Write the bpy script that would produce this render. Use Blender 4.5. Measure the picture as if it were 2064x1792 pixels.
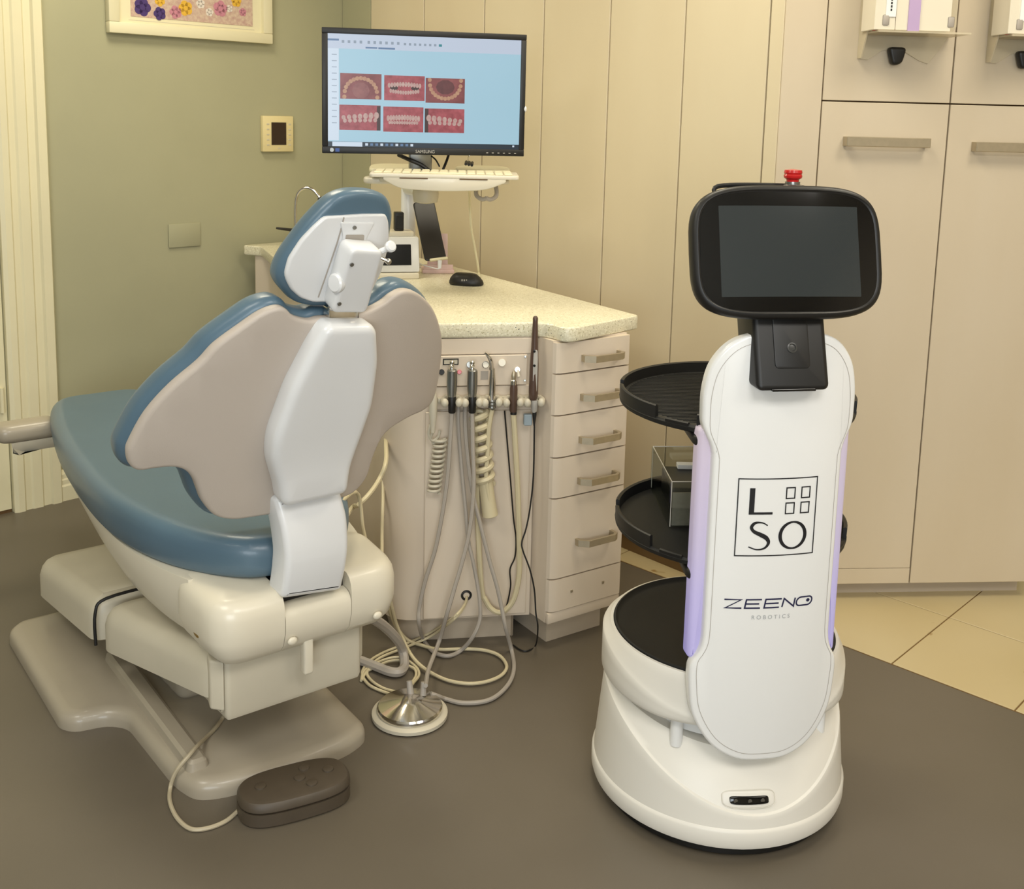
import bpy, bmesh, math, random
from mathutils import Vector, Matrix
random.seed(7)
PI = math.pi
sc = bpy.context.scene
for o in list(bpy.data.objects): bpy.data.objects.remove(o)

# ------------------------------------------------------------------ camera
FPX, PX, PY, CAM_H = 2154.0, 1032.0, 565.0, 1.45
_dn = Vector((697.0-PX, 14430.0-PY, FPX)).normalized()
_up = -_dn
_z = Vector((0, 0, 1))
_Y = (_z-_up*_z.dot(_up)).normalized()
_X = _Y.cross(_up)
if _X.x < 0: _X = -_X
CR = Matrix((_X, _Y, _up))                    # camera axes (right, down, forward) -> world
cam = bpy.data.cameras.new('camera')
cam.sensor_width = 36.0
cam.lens = FPX/2064*36
cam.shift_y = (PY-896)/2064
cam.clip_start = .05
co = bpy.data.objects.new('camera', cam)
sc.collection.objects.link(co)
r_, d_, f_ = CR.col[0], CR.col[1], CR.col[2]
co.matrix_world = Matrix(((r_.x, -d_.x, -f_.x, 0), (r_.y, -d_.y, -f_.y, 0), (r_.z, -d_.z, -f_.z, CAM_H), (0, 0, 0, 1)))
sc.camera = co

# ------------------------------------------------------------------ world, light, exposure
w = bpy.data.worlds.new('world'); sc.world = w
w.use_nodes = True
w.node_tree.nodes['Background'].inputs[0].default_value = (.9, .88, .82, 1)
w.node_tree.nodes['Background'].inputs[1].default_value = .25
vs = sc.view_settings
vs.view_transform = 'Standard'; vs.look = 'None'; vs.exposure = -0.06; vs.gamma = 1.0; vs.use_curve_mapping = False
CEIL = 2.62
LIGHTS = [  # x, y, size, watts, colour : ceiling fixtures
    (-1.05, 3.25, .55, 17, (1, .92, .72)),
    (.25, 2.45, .55, 17, (1, .92, .74)),
    (1.55, 2.2, .55, 15, (1, .92, .76)),
    (-1.5, .9, .9, 24, (1, .97, .88)),
    (.55, -.1, .9, 34, (1, .98, .94)),
    (2.0, .2, .9, 22, (1, .96, .88)),
]
for i, (x, y, s, p, c) in enumerate(LIGHTS):
    L = bpy.data.lights.new('ceiling_lamp', 'AREA'); L.shape = 'SQUARE'; L.size = s; L.energy = p; L.color = c
    lo = bpy.data.objects.new('ceiling_lamp', L); lo.location = (x, y, CEIL-.035)
    sc.collection.objects.link(lo)

# cool frontal fill added behind the camera, placed at an unseen, assumed window
L = bpy.data.lights.new('added_cool_fill', 'AREA'); L.shape = 'RECTANGLE'; L.size = 2.4; L.size_y = 1.3; L.energy = 84; L.color = (.88, .95, 1.0)
lo = bpy.data.objects.new('added_cool_fill', L); lo.location = (-.3, -2.93, 1.55); lo.rotation_euler = (PI/2, 0, 0)
sc.collection.objects.link(lo)

# ------------------------------------------------------------------ helpers: photo pixel -> real position
CO = Vector((0, 0, CAM_H))
def ray(x, y): return CR @ Vector((x-PX, y-PY, FPX))
def fl(x, y, h=0.0):
    d = ray(x, y); return CO+d*((h-CAM_H)/d.z)
def dep(x, y, D):
    d = ray(x, y); return CO+d*(D/d.y)
def vpl(x, y, a, b):
    n = Vector((-(b[1]-a[1]), b[0]-a[0], 0)); d = ray(x, y)
    return CO+d*((Vector((a[0], a[1], 0))-CO).dot(n)/d.dot(n))

# ------------------------------------------------------------------ materials
def lin(c):
    return tuple(((v/255)/12.92 if v/255 <= .04045 else ((v/255+.055)/1.055)**2.4) for v in c)+(1,)
def mat(name, col, rough=.5, metal=0.0, var=0.0, vscale=8.0, bump=0.0, bscale=200.0, emit=0.0, coat=0.0, spec=.5, col2=None, stretch=None):
    m = bpy.data.materials.new(name); m.use_nodes = True
    nt = m.node_tree; b = nt.nodes['Principled BSDF']
    b.inputs['Base Color'].default_value = lin(col)
    b.inputs['Roughness'].default_value = rough
    b.inputs['Metallic'].default_value = metal
    b.inputs['Specular IOR Level'].default_value = spec
    b.inputs['Coat Weight'].default_value = coat
    tc = nt.nodes.new('ShaderNodeTexCoord')
    src = tc.outputs['Object']
    if stretch:
        mp = nt.nodes.new('ShaderNodeMapping'); mp.inputs['Scale'].default_value = stretch
        nt.links.new(src, mp.inputs[0]); src = mp.outputs[0]
    if var or col2:
        n = nt.nodes.new('ShaderNodeTexNoise'); n.inputs['Scale'].default_value = vscale; n.inputs['Detail'].default_value = 5
        nt.links.new(src, n.inputs['Vector'])
        rp = nt.nodes.new('ShaderNodeValToRGB')
        rp.color_ramp.elements[0].position = .3; rp.color_ramp.elements[1].position = .7
        a = lin(col)
        c2 = lin(col2) if col2 else tuple(v*(1-var) for v in a[:3])+(1,)
        rp.color_ramp.elements[0].color = c2; rp.color_ramp.elements[1].color = a
        nt.links.new(n.outputs['Fac'], rp.inputs[0]); nt.links.new(rp.outputs[0], b.inputs['Base Color'])
    if bump:
        n2 = nt.nodes.new('ShaderNodeTexNoise'); n2.inputs['Scale'].default_value = bscale
        nt.links.new(src, n2.inputs['Vector'])
        bp = nt.nodes.new('ShaderNodeBump'); bp.inputs['Strength'].default_value = bump; bp.inputs['Distance'].default_value = .001
        nt.links.new(n2.outputs['Fac'], bp.inputs['Height']); nt.links.new(bp.outputs[0], b.inputs['Normal'])
    if emit:
        b.inputs['Emission Color'].default_value = lin(col); b.inputs['Emission Strength'].default_value = emit
    return m
def smat(name, col, col2=None, vscale=40.0, k=.95):
    "lit screen pixels: dark surface that emits its colour"
    m = mat(name, col, .3, col2=col2, vscale=vscale); nt = m.node_tree; b = nt.nodes['Principled BSDF']
    if b.inputs['Base Color'].is_linked:
        s = b.inputs['Base Color'].links[0].from_socket; nt.links.new(s, b.inputs['Emission Color'])
        nt.links.remove(b.inputs['Base Color'].links[0])
    else: b.inputs['Emission Color'].default_value = lin(col)
    b.inputs['Base Color'].default_value = (.01, .01, .01, 1); b.inputs['Emission Strength'].default_value = k
    return m
def speck_mat(name, base, specks, rough=.35, scale=170.0):
    m = mat(name, base, rough); nt = m.node_tree; b = nt.nodes['Principled BSDF']
    tc = nt.nodes.new('ShaderNodeTexCoord')
    cur = None
    for i, (c, sc_, lo, hi) in enumerate(specks):
        v = nt.nodes.new('ShaderNodeTexNoise'); v.inputs['Scale'].default_value = scale*sc_; v.inputs['Detail'].default_value = 1
        mp = nt.nodes.new('ShaderNodeMapping'); mp.inputs['Location'].default_value = (i*3.1, i*1.7, i*.9)
        nt.links.new(tc.outputs['Object'], mp.inputs[0]); nt.links.new(mp.outputs[0], v.inputs['Vector'])
        r = nt.nodes.new('ShaderNodeMapRange'); r.inputs[1].default_value = lo; r.inputs[2].default_value = hi
        nt.links.new(v.outputs['Fac'], r.inputs[0])
        mx = nt.nodes.new('ShaderNodeMix'); mx.data_type = 'RGBA'
        nt.links.new(r.outputs[0], mx.inputs['Factor'])
        if cur is None: mx.inputs['A'].default_value = lin(base)
        else: nt.links.new(cur, mx.inputs['A'])
        mx.inputs['B'].default_value = lin(c); cur = mx.outputs['Result']
    nt.links.new(cur, b.inputs['Base Color'])
    return m
def glass_mat(name, tint=(235, 238, 235), refl=.12):
    m = bpy.data.materials.new(name); m.use_nodes = True; nt = m.node_tree
    for n in list(nt.nodes):
        if n.type != 'OUTPUT_MATERIAL': nt.nodes.remove(n)
    out = [n for n in nt.nodes if n.type == 'OUTPUT_MATERIAL'][0]
    t = nt.nodes.new('ShaderNodeBsdfTransparent'); t.inputs[0].default_value = lin(tint)
    g = nt.nodes.new('ShaderNodeBsdfGlossy'); g.inputs['Roughness'].default_value = .05
    x = nt.nodes.new('ShaderNodeMixShader'); x.inputs[0].default_value = refl
    nt.links.new(t.outputs[0], x.inputs[1]); nt.links.new(g.outputs[0], x.inputs[2]); nt.links.new(x.outputs[0], out.inputs[0])
    return m
M = {}
M['wall'] = mat('wall_paint_sage', (171, 168, 137), .75, var=.06, vscale=3, bump=.15, bscale=90)
M['ceil'] = mat('ceiling_white', (226, 220, 205), .9)
M['trimw'] = mat('trim_cream_paint', (228, 220, 186), .45, var=.04, vscale=4)
M['lam'] = mat('laminate_maple', (214, 201, 171), .42, col2=(206, 191, 160), vscale=2.2, stretch=(1, 1, .25))
M['lamr'] = mat('laminate_beige', (206, 193, 171), .42, col2=(198, 183, 157), vscale=2.4, stretch=(1, 1, .3))
M['lamd'] = mat('laminate_cabinet', (222, 208, 190), .42, col2=(214, 199, 178), vscale=3, stretch=(1, 1, .3))
M['groove'] = mat('dark_groove', (92, 66, 34), .8)
M['kick'] = mat('toe_kick_brown', (120, 96, 62), .6)
M['kickl'] = mat('plinth_light', (186, 172, 152), .5)
M['floor'] = mat('vinyl_taupe', (105, 97, 85), .38, col2=(97, 89, 75), vscale=1.6, bump=.1, bscale=260)
M['tile'] = speck_mat('tile_sand', (200, 184, 144), [((188, 170, 126), .03, .45, .75), ((150, 120, 70), .25, .72, .76)], .35, 60)
M['grout'] = mat('grout_brown', (120, 92, 52), .9)
M['top'] = speck_mat('worktop_speckled', (222, 215, 188), [((236, 231, 206), 1.1, .52, .62), ((186, 178, 140), 1.5, .63, .68), ((96, 94, 86), 1.0, .73, .755)], .3, 150)
M['nickel'] = mat('brushed_nickel', (186, 174, 150), .38, .7, var=.1, vscale=60)
M['chrome'] = mat('chrome', (215, 212, 205), .12, 1.0)
M['steel'] = mat('steel_grey', (150, 150, 146), .3, .9)
M['blue'] = mat('vinyl_blue', (88, 113, 130), .36, var=.08, vscale=5, bump=.12, bscale=350, coat=.1)
M['shell'] = mat('shell_taupe_plastic', (194, 183, 172), .5, bump=.2, bscale=500)
M['cream'] = mat('cream_plastic', (226, 218, 198), .33, var=.04, vscale=4, coat=.15)
M['creamd'] = mat('cream_plastic_dull', (206, 198, 178), .42, var=.08, vscale=5)
M['basep'] = mat('base_grey_paint', (170, 160, 142), .36, var=.1, vscale=4, coat=.15)
M['white'] = mat('white_plastic', (226, 227, 228), .3, coat=.2)
M['robot'] = mat('robot_white_gloss', (236, 236, 234), .24, coat=.3)
M['robotm'] = mat('robot_white_satin', (226, 222, 212), .38)
M['black'] = mat('black_plastic', (22, 21, 20), .45)
M['blackt'] = mat('black_tray', (22, 22, 20), .6, bump=.3, bscale=600)
M['blackg'] = mat('black_glass', (8, 8, 9), .08)
M['greyh'] = mat('hose_grey', (168, 160, 150), .45)
M['creamh'] = mat('hose_cream', (206, 194, 160), .45)
M['tanh'] = mat('hose_tan', (184, 172, 146), .45)
M['brown'] = mat('foot_brown', (80, 70, 57), .5, var=.12, vscale=30)
M['wand'] = mat('wand_brown', (84, 64, 54), .3)
M['red'] = mat('red_plastic', (196, 30, 30), .25, coat=.4)
M['dark'] = mat('dark_lcd', (52, 38, 30), .2)
M['gum'] = smat('screen_gum', (176, 84, 92), (140, 56, 64), 60)
M['gumd'] = smat('screen_gum_dark', (146, 78, 78), (116, 54, 56), 30)
M['tooth'] = smat('screen_teeth', (196, 166, 156), (176, 138, 132), 160)
M['toothy'] = smat('screen_teeth_yellow', (190, 150, 116), (172, 122, 98), 90)
M['mouth'] = smat('screen_dark_gap', (58, 32, 32))
M['scrbg'] = smat('screen_blue', (168, 206, 224), (160, 198, 214), 1.2)
M['scrbar'] = smat('screen_toolbar', (190, 202, 220))
M['scrw'] = smat('screen_white', (206, 220, 234))
M['scrtask'] = smat('screen_taskbar', (28, 44, 58))
M['scrb'] = smat('screen_blue_grey', (92, 122, 158))
M['scrg'] = smat('screen_grey_icon', (138, 152, 168))
M['scrt'] = smat('screen_teal', (30, 130, 140))
M['silver'] = mat('silver_print', (178, 174, 166), .4)
M['slate'] = smat('robot_display', (50, 56, 55), k=.8); M['slate'].node_tree.nodes['Principled BSDF'].inputs['Roughness'].default_value = .1
M['glass'] = glass_mat('clear_acrylic')
M['acr'] = mat('frosted_acrylic', (226, 214, 186), .3)
M['acr'].node_tree.nodes['Principled BSDF'].inputs['Alpha'].default_value = .55
M['purple'] = mat('carton_purple', (182, 158, 196), .6)
M['phone'] = mat('phone_dark_glass', (46, 43, 40), .3)
M['lens'] = mat('lens_grey', (64, 64, 62), .25)
M['ink'] = mat('ink_black', (24, 24, 28), .5)
M['inkl'] = mat('ink_grey', (168, 170, 172), .5)
M['inkb'] = mat('ink_navy', (34, 34, 70), .5)
M['paper'] = mat('paper_white', (232, 232, 230), .7)
M['pink'] = mat('pink_translucent', (222, 192, 186), .4)

# ------------------------------------------------------------------ mesh helpers
COL = sc.collection
def link(name, bm, m, smooth=35, ms=None):
    bmesh.ops.recalc_face_normals(bm, faces=bm.faces[:])
    me = bpy.data.meshes.new(name); bm.to_mesh(me); bm.free()
    for x in (ms or [m]): me.materials.append(x)
    for p in me.polygons: p.use_smooth = True
    me.set_sharp_from_angle(angle=math.radians(smooth))
    o = bpy.data.objects.new(name, me); COL.objects.link(o)
    return o
def tag(o, label=None, cat=None, group=None, kind=None):
    if label: o['label'] = label
    if cat: o['category'] = cat
    if group: o['group'] = group
    if kind: o['kind'] = kind
    return o
def thing(name, label, cat, loc=(0, 0, 0), rotz=0.0, group=None):
    o = bpy.data.objects.new(name, None); COL.objects.link(o)
    o.location = loc; o.rotation_euler = (0, 0, rotz); o.empty_display_size = .1
    return tag(o, label, cat, group)
def rootm(o):
    r = o
    while r.parent: r = r.parent
    return Matrix.Translation(r.location) @ Matrix.Rotation(r.rotation_euler.z, 4, 'Z')
def part(name, bm, m, parent, world=False, label=None, smooth=35, ms=None):
    if world: bm.transform(rootm(parent).inverted())
    o = link(name, bm, m, smooth, ms); o.parent = parent
    if label: o['label'] = label
    return o
def solo(name, bm, m, label, cat, loc, group=None, smooth=35, ms=None):
    bm.transform(Matrix.Translation(-Vector(loc)))
    o = link(name, bm, m, smooth, ms); o.location = loc
    return tag(o, label, cat, group)
def struct(name, bm, m, smooth=35, label=None):
    o = link(name, bm, m, smooth); o['kind'] = 'structure'
    if label: o['label'] = label
    return o
def copy_tree(o, parent=None):
    c = o.copy(); COL.objects.link(c); c.parent = parent
    for ch in list(o.children): copy_tree(ch, c)
    return c
def B(): return bmesh.new()
def join(a, b):
    me = bpy.data.meshes.new('tmp'); b.to_mesh(me); b.free(); a.from_mesh(me); bpy.data.meshes.remove(me); return a
def box(bm, lo, hi, bev=0.0, seg=2, mtx=None):
    t = B()
    bmesh.ops.create_cube(t, size=1)
    lo, hi = Vector(lo), Vector(hi)
    for v in t.verts: v.co = Vector(((v.co.x+.5)*(hi.x-lo.x)+lo.x, (v.co.y+.5)*(hi.y-lo.y)+lo.y, (v.co.z+.5)*(hi.z-lo.z)+lo.z))
    if bev: bmesh.ops.bevel(t, geom=t.edges[:], offset=bev, segments=seg, affect='EDGES', profile=.5)
    if mtx: t.transform(mtx)
    return join(bm, t)
def frame_m(o, x, y=None, z=None):
    "matrix with origin o, x axis along x (horizontal), z up"
    x = Vector(x).normalized(); z = Vector(z).normalized() if z else Vector((0, 0, 1))
    y = z.cross(x).normalized(); x = y.cross(z)
    m = Matrix.Identity(4)
    for i in range(3): m[i][0] = x[i]; m[i][1] = y[i]; m[i][2] = z[i]; m[i][3] = o[i]
    return m
def spline(pts, n=6, closed=False):
    P = [Vector(p) for p in pts]; out = []; N = len(P)
    rng = range(N) if closed else range(N-1)
    for i in rng:
        if closed: p0, p1, p2, p3 = P[i-1], P[i], P[(i+1) % N], P[(i+2) % N]
        else: p0, p1, p2, p3 = P[max(i-1, 0)], P[i], P[i+1], P[min(i+2, N-1)]
        for k in range(n):
            t = k/n
            out.append(.5*((2*p1)+(p2-p0)*t+(2*p0-5*p1+4*p2-p3)*t*t+(3*p1-p0-3*p2+p3)*t**3))
    if not closed: out.append(P[-1].copy())
    return out
def tube(bm, pts, r, seg=8, n=6, smooth=True):
    P = spline(pts, n) if smooth else [Vector(p) for p in pts]
    rs = r if callable(r) else (lambda t: r)
    up = Vector((0, 0, 1)); prev = None; rings = []
    for i, p in enumerate(P):
        d = (P[min(i+1, len(P)-1)]-P[max(i-1, 0)])
        if d.length < 1e-9: d = Vector((0, 0, 1))
        d.normalize()
        if prev is None:
            a = up if abs(d.dot(up)) < .9 else Vector((1, 0, 0)); u = d.cross(a).normalized()
        else:
            u = prev-d*prev.dot(d)
            u = u.normalized() if u.length > 1e-6 else prev
        prev = u; v = d.cross(u); rr = rs(i/(len(P)-1))
        rings.append([bm.verts.new(p+(u*math.cos(2*PI*k/seg)+v*math.sin(2*PI*k/seg))*rr) for k in range(seg)])
    for a, b in zip(rings, rings[1:]):
        for k in range(seg): bm.faces.new((a[k], a[(k+1) % seg], b[(k+1) % seg], b[k]))
    bm.faces.new(rings[0][::-1]); bm.faces.new(rings[-1])
    return bm
def lathe(bm, prof, seg=32, o=(0, 0, 0), mtx=None, sx=1.0, sy=1.0):
    t = B(); rings = []
    for r, z in prof:
        if r < 1e-6: rings.append([t.verts.new((0, 0, z))])
        else: rings.append([t.verts.new((sx*r*math.cos(2*PI*k/seg), sy*r*math.sin(2*PI*k/seg), z)) for k in range(seg)])
    for a, b in zip(rings, rings[1:]):
        for k in range(seg):
            k2 = (k+1) % seg
            if len(a) == 1 and len(b) == 1: continue
            if len(a) == 1: t.faces.new((a[0], b[k], b[k2]))
            elif len(b) == 1: t.faces.new((a[k], a[k2], b[0]))
            else: t.faces.new((a[k], a[k2], b[k2], b[k]))
    if len(rings[0]) > 1: t.faces.new(rings[0][::-1])
    if len(rings[-1]) > 1: t.faces.new(rings[-1])
    t.transform(Matrix.Translation(o) @ (mtx or Matrix.Identity(4)))
    return join(bm, t)
def cyl(bm, p0, p1, r0, r1=None, seg=16, bev=0.0):
    p0, p1 = Vector(p0), Vector(p1); r1 = r0 if r1 is None else r1
    d = p1-p0; L = d.length
    q = d.to_track_quat('Z', 'Y').to_matrix().to_4x4()
    pr = [(r0, 0), (r1, L)] if not bev else [(r0-bev, 0), (r0, bev), (r1, L-bev), (r1-bev, L)]
    return lathe(bm, pr, seg, p0, q)
def ball(bm, c, r, seg=12, s=(1, 1, 1), mtx=None):
    t = B(); bmesh.ops.create_uvsphere(t, u_segments=seg, v_segments=max(6, seg//2), radius=r)
    for v in t.verts: v.co = Vector((v.co.x*s[0], v.co.y*s[1], v.co.z*s[2]))
    t.transform(Matrix.Translation(c) @ (mtx or Matrix.Identity(4)))
    return join(bm, t)
def rprof(w0, w1, b, n=4, b0=None):
    "rounded edge profile: list of (inset, w)"
    b0 = b if b0 is None else b0
    out = []
    for k in range(n+1):
        a = PI/2*k/n; out.append((b0*(1-math.sin(a)), w0+b0*(1-math.cos(a))))
    for k in range(n+1):
        a = PI/2*k/n; out.append((b*(1-math.cos(a)), w1-b*(1-math.sin(a))))
    return out
def slab(outline, prof, cu=(), cv=(), fmap=None):
    t = B(); P = [Vector((p[0], p[1])) for p in outline]; N = len(P)
    area = sum(P[i].x*P[(i+1) % N].y-P[(i+1) % N].x*P[i].y for i in range(N))
    if area < 0: P.reverse()
    nr = []
    for i in range(N):
        a = (P[i]-P[i-1]); b = (P[(i+1) % N]-P[i])
        a = a.normalized() if a.length > 1e-9 else b.normalized(); b = b.normalized() if b.length > 1e-9 else a
        m = Vector((a.y+b.y, -(a.x+b.x))); m = m.normalized() if m.length > 1e-6 else Vector((a.y, -a.x))
        c = max(.45, m.dot(Vector((a.y, -a.x)))); nr.append(m/c)
    rings = []
    for ins, wv in prof:
        rings.append([t.verts.new((P[i].x-nr[i].x*ins, P[i].y-nr[i].y*ins, wv)) for i in range(N)])
    for a, b in zip(rings, rings[1:]):
        for k in range(N): t.faces.new((a[k], a[(k+1) % N], b[(k+1) % N], b[k]))
    t.faces.new(rings[0][::-1]); t.faces.new(rings[-1])
    for ax, vals in ((0, cu), (1, cv)):
        for c in vals:
            co_ = Vector((0, 0, 0)); co_[ax] = c; no = Vector((0, 0, 0)); no[ax] = 1
            bmesh.ops.bisect_plane(t, geom=t.verts[:]+t.edges[:]+t.faces[:], plane_co=co_, plane_no=no, dist=1e-6)
    if fmap:
        for v in t.verts: v.co = Vector(fmap(v.co.x, v.co.y, v.co.z))
    return t
def frange(a, b, n): return [a+(b-a)*k/n for k in range(1, n)]
def rrect(x0, y0, x1, y1, r, n=5):
    out = []
    for cx, cy, a0 in ((x1-r, y1-r, 0), (x0+r, y1-r, 90), (x0+r, y0+r, 180), (x1-r, y0+r, 270)):
        for k in range(n+1):
            a = math.radians(a0+90*k/n); out.append((cx+r*math.cos(a), cy+r*math.sin(a)))
    return out
def superell(a, b, e, n=48):
    out = []
    for k in range(n):
        t = 2*PI*k/n; c, s = math.cos(t), math.sin(t)
        out.append((a*math.copysign(abs(c)**(2/e), c), b*math.copysign(abs(s)**(2/e), s)))
    return out
def rpoly(pts, r, n=4):
    "polygon with rounded corners; r one radius or one for each corner"
    P = [Vector((p[0], p[1])) for p in pts]; N = len(P); out = []
    for i in range(N):
        rr = r[i] if isinstance(r, (list, tuple)) else r
        p, a, b = P[i], P[i-1], P[(i+1) % N]
        da, db = (a-p), (b-p); la, lb = da.length, db.length; da.normalize(); db.normalize()
        k = min(rr, la*.45, lb*.45)
        if k < 1e-5: out.append(tuple(p)); continue
        s, e = p+da*k, p+db*k
        for j in range(n+1):
            t = j/n; q = s*(1-t)**2+p*2*t*(1-t)+e*t*t; out.append((q.x, q.y))
    return out
def text_bm(s, size, ext=0.0):
    c = bpy.data.curves.new('t', 'FONT'); c.body = s; c.size = size; c.align_x = 'CENTER'; c.align_y = 'CENTER'; c.extrude = ext
    o = bpy.data.objects.new('t', c); COL.objects.link(o)
    dg = bpy.context.evaluated_depsgraph_get()
    me = bpy.data.meshes.new_from_object(o.evaluated_get(dg))
    bm = B(); bm.from_mesh(me)
    bpy.data.objects.remove(o); bpy.data.curves.remove(c); bpy.data.meshes.remove(me)
    return bm
def stroke(bm, pts, wd, z=0.0, closed=False):
    "flat ribbon along a 2D polyline, miter joints; wd number or list"
    P = [Vector((p[0], p[1])) for p in pts]; N = len(P); L, Rr = [], []
    for i in range(N):
        a = P[i]-P[i-1] if (i > 0 or closed) else P[1]-P[0]
        b = P[(i+1) % N]-P[i] if (i < N-1 or closed) else P[-1]-P[-2]
        a.normalize(); b.normalize()
        m = Vector((-(a.y+b.y), a.x+b.x))
        m = m.normalized() if m.length > 1e-6 else Vector((-a.y, a.x))
        c = max(.4, m.dot(Vector((-a.y, a.x))))
        hw = (wd[i] if isinstance(wd, list) else wd)/2/c
        L.append(bm.verts.new((P[i].x+m.x*hw, P[i].y+m.y*hw, z))); Rr.append(bm.verts.new((P[i].x-m.x*hw, P[i].y-m.y*hw, z)))
    for i in range(N if closed else N-1):
        j = (i+1) % N; bm.faces.new((L[i], Rr[i], Rr[j], L[j]))
    return bm
def quad(bm, x0, y0, x1, y1, z=0.0):
    bm.faces.new([bm.verts.new(p) for p in ((x0, y0, z), (x1, y0, z), (x1, y1, z), (x0, y1, z))]); return bm
def wmap(bm, mtx): bm.transform(mtx); return bm
# ================================================================== SETTING
K = Vector((-.751, 4.675, 0)); C = Vector((.745, 3.067, 0))
DL = Vector((1, 1, 0)).normalized()
L0 = K-DL*1.27
DC = Vector((math.cos(math.radians(4.85)), math.sin(math.radians(4.85)), 0))
DP = (C-K).normalized()
LM = frame_m(L0, DL)          # left wall: x along the wall to the corner, -y into the room
PM = frame_m(K, DP)           # panelled wall, x from corner to the right
CM = frame_m(C, DC)           # cabinet wall
PLEN = (C-K).length
def sL(x, y):
    wv = vpl(x, y, L0, K); return (wv-L0).dot(DL), wv.z
def sP(x, y):
    wv = vpl(x, y, K, C); return (wv-K).dot(DP), wv.z
def sC(x, y, off=0.0):
    n = Vector((-DC.y, DC.x, 0)); a = C-n*off
    wv = vpl(x, y, a, a+DC); return (wv-C).dot(DC), wv.z

bm = box(B(), (-5.2, -3.2, -.06), (4.4, 5.6, 0)); struct('floor', bm, M['floor'])
bm = box(B(), (-5.2, -3.2, CEIL), (4.4, 5.6, CEIL+.08)); struct('ceiling', bm, M['ceil'])
bm = box(B(), (-5.2, 0, 0), (1.27+.1, .1, CEIL), mtx=LM); struct('wall_left', bm, M['wall'])
wb = struct('wall_back', box(B(), (0, .016, 0), (PLEN-.002, .05, CEIL), mtx=PM), M['groove'])
DEND = C+DC*2.6
bm = box(B(), (DEND.x, -3.0, 0), (DEND.x+.1, DEND.y+.5, CEIL)); struct('wall_right', bm, M['lamr'])
bm = box(B(), (-5.0, -3.1, 0), (DEND.x+.1, -3.0, CEIL)); struct('wall_front', bm, M['ceil'])
struct('wall_rear', box(B(), (.0, .53, 0), (2.75, .62, CEIL), mtx=CM), M['wall'])
wf = struct('added_window', box(B(), (-1.5, -2.998, .9), (.9, -2.97, 2.2)), mat('added_window_glow', (220, 232, 245), .1, emit=.8))  # unseen glowing pane, added to go with the cool fill light
wfr = B()
for a in ((-1.56, .84, .96, .9), (-1.56, 2.2, .96, 2.26), (-1.56, .9, -1.5, 2.2), (.9, .9, .96, 2.2), (-.33, .9, -.27, 2.2)): box(wfr, (a[0], -3.0, a[1]), (a[2], -2.94, a[3]), .004, 1)
o = link('added_window_frame', wfr, M['trimw']); o.parent = wf

# each wall panel is a board of its own with a groove to the next
lines = [690, 747.3, 855, 977, 1097.5, 1231.7, 1383.5, 1554.5]
ss = [0.0]+[sP(x, 0)[0] for x in lines[1:]]+[PLEN]
wallm2 = M['wall']
for i in range(len(ss)-1):
    a, b = ss[i]+.0025, ss[i+1]-.0025
    z0 = .06
    o = link('panel', box(B(), (a, 0, z0), (b, .016, CEIL), .0015, 1, PM), wallm2 if i == 0 else M['lam'])
    o.parent = wb
bm = box(B(), (.4, .008, 0), (PLEN, .016, .058), mtx=PM)
o = link('toe_kick', bm, M['kick']); o.parent = wb

# baseboard, casing and door on the left wall
cas0, cas1 = sL(32, 1014)[0]-.012, sL(122, 1008)[0]
bb = B()
prof = [(0, 0), (-.020, 0), (-.020, .055), (-.016, .062), (-.016, .078), (-.013, .084), (-.013, .100), (-.006, .112), (0, .115)]
t = slab([(-y, z) for y, z in prof], [(0, cas1), (0, 1.26)], fmap=lambda u, v, w_: (w_, -u, v)); t.transform(LM); join(bb, t)
struct('baseboard_left', bb, M['trimw'], 20)
cw = cas1-cas0
pf = [(0, 0), (0, -.022), (.08*cw, -.030), (.20*cw, -.030), (.24*cw, -.022), (.36*cw, -.020), (.40*cw, -.026), (.58*cw, -.026), (.62*cw, -.018), (.76*cw, -.018), (.80*cw, -.028), (.97*cw, -.028), (cw, -.02), (cw, 0)]
t = slab([(cas0+u, v) for u, v in pf], [(0, .0), (0, 2.2)]); t.transform(LM)
struct('trim_1', t, M['trimw'], 20)
dr = B(); box(dr, (cas0-.9, -.006, .012), (cas0-.004, .0, 2.1), .001, 1, LM)
door = struct('door_1', dr, M['trimw'])
zt = sL(0, 548)[1]
for zz in ((.22, zt-.16), (zt+.0, 2.0)):
    b2 = B()
    for (u0, v0, u1, v1) in ((cas0-.78, zz[0], cas0-.065, zz[0]+.02), (cas0-.78, zz[1]-.02, cas0-.065, zz[1]), (cas0-.085, zz[0], cas0-.065, zz[1]), (cas0-.78, zz[0], cas0-.76, zz[1])):
        box(b2, (u0, -.016, v0), (u1, -.006, v1), .004, 2, LM)
    o = link('panel_moulding', b2, M['trimw']); o.parent = door
zh = sL(5, 805)[1]
hb = B(); cyl(hb, LM @ Vector((cas0-.022, -.014, zh-.045)), LM @ Vector((cas0-.022, -.014, zh+.045)), .007, seg=10)
o = link('hinge', hb, M['trimw']); o.parent = door
gb = box(B(), (cas0-.9, -.004, .0), (cas0-.004, 0, .012), mtx=LM); o = link('threshold_gap', gb, M['groove']); o.parent = door

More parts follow.
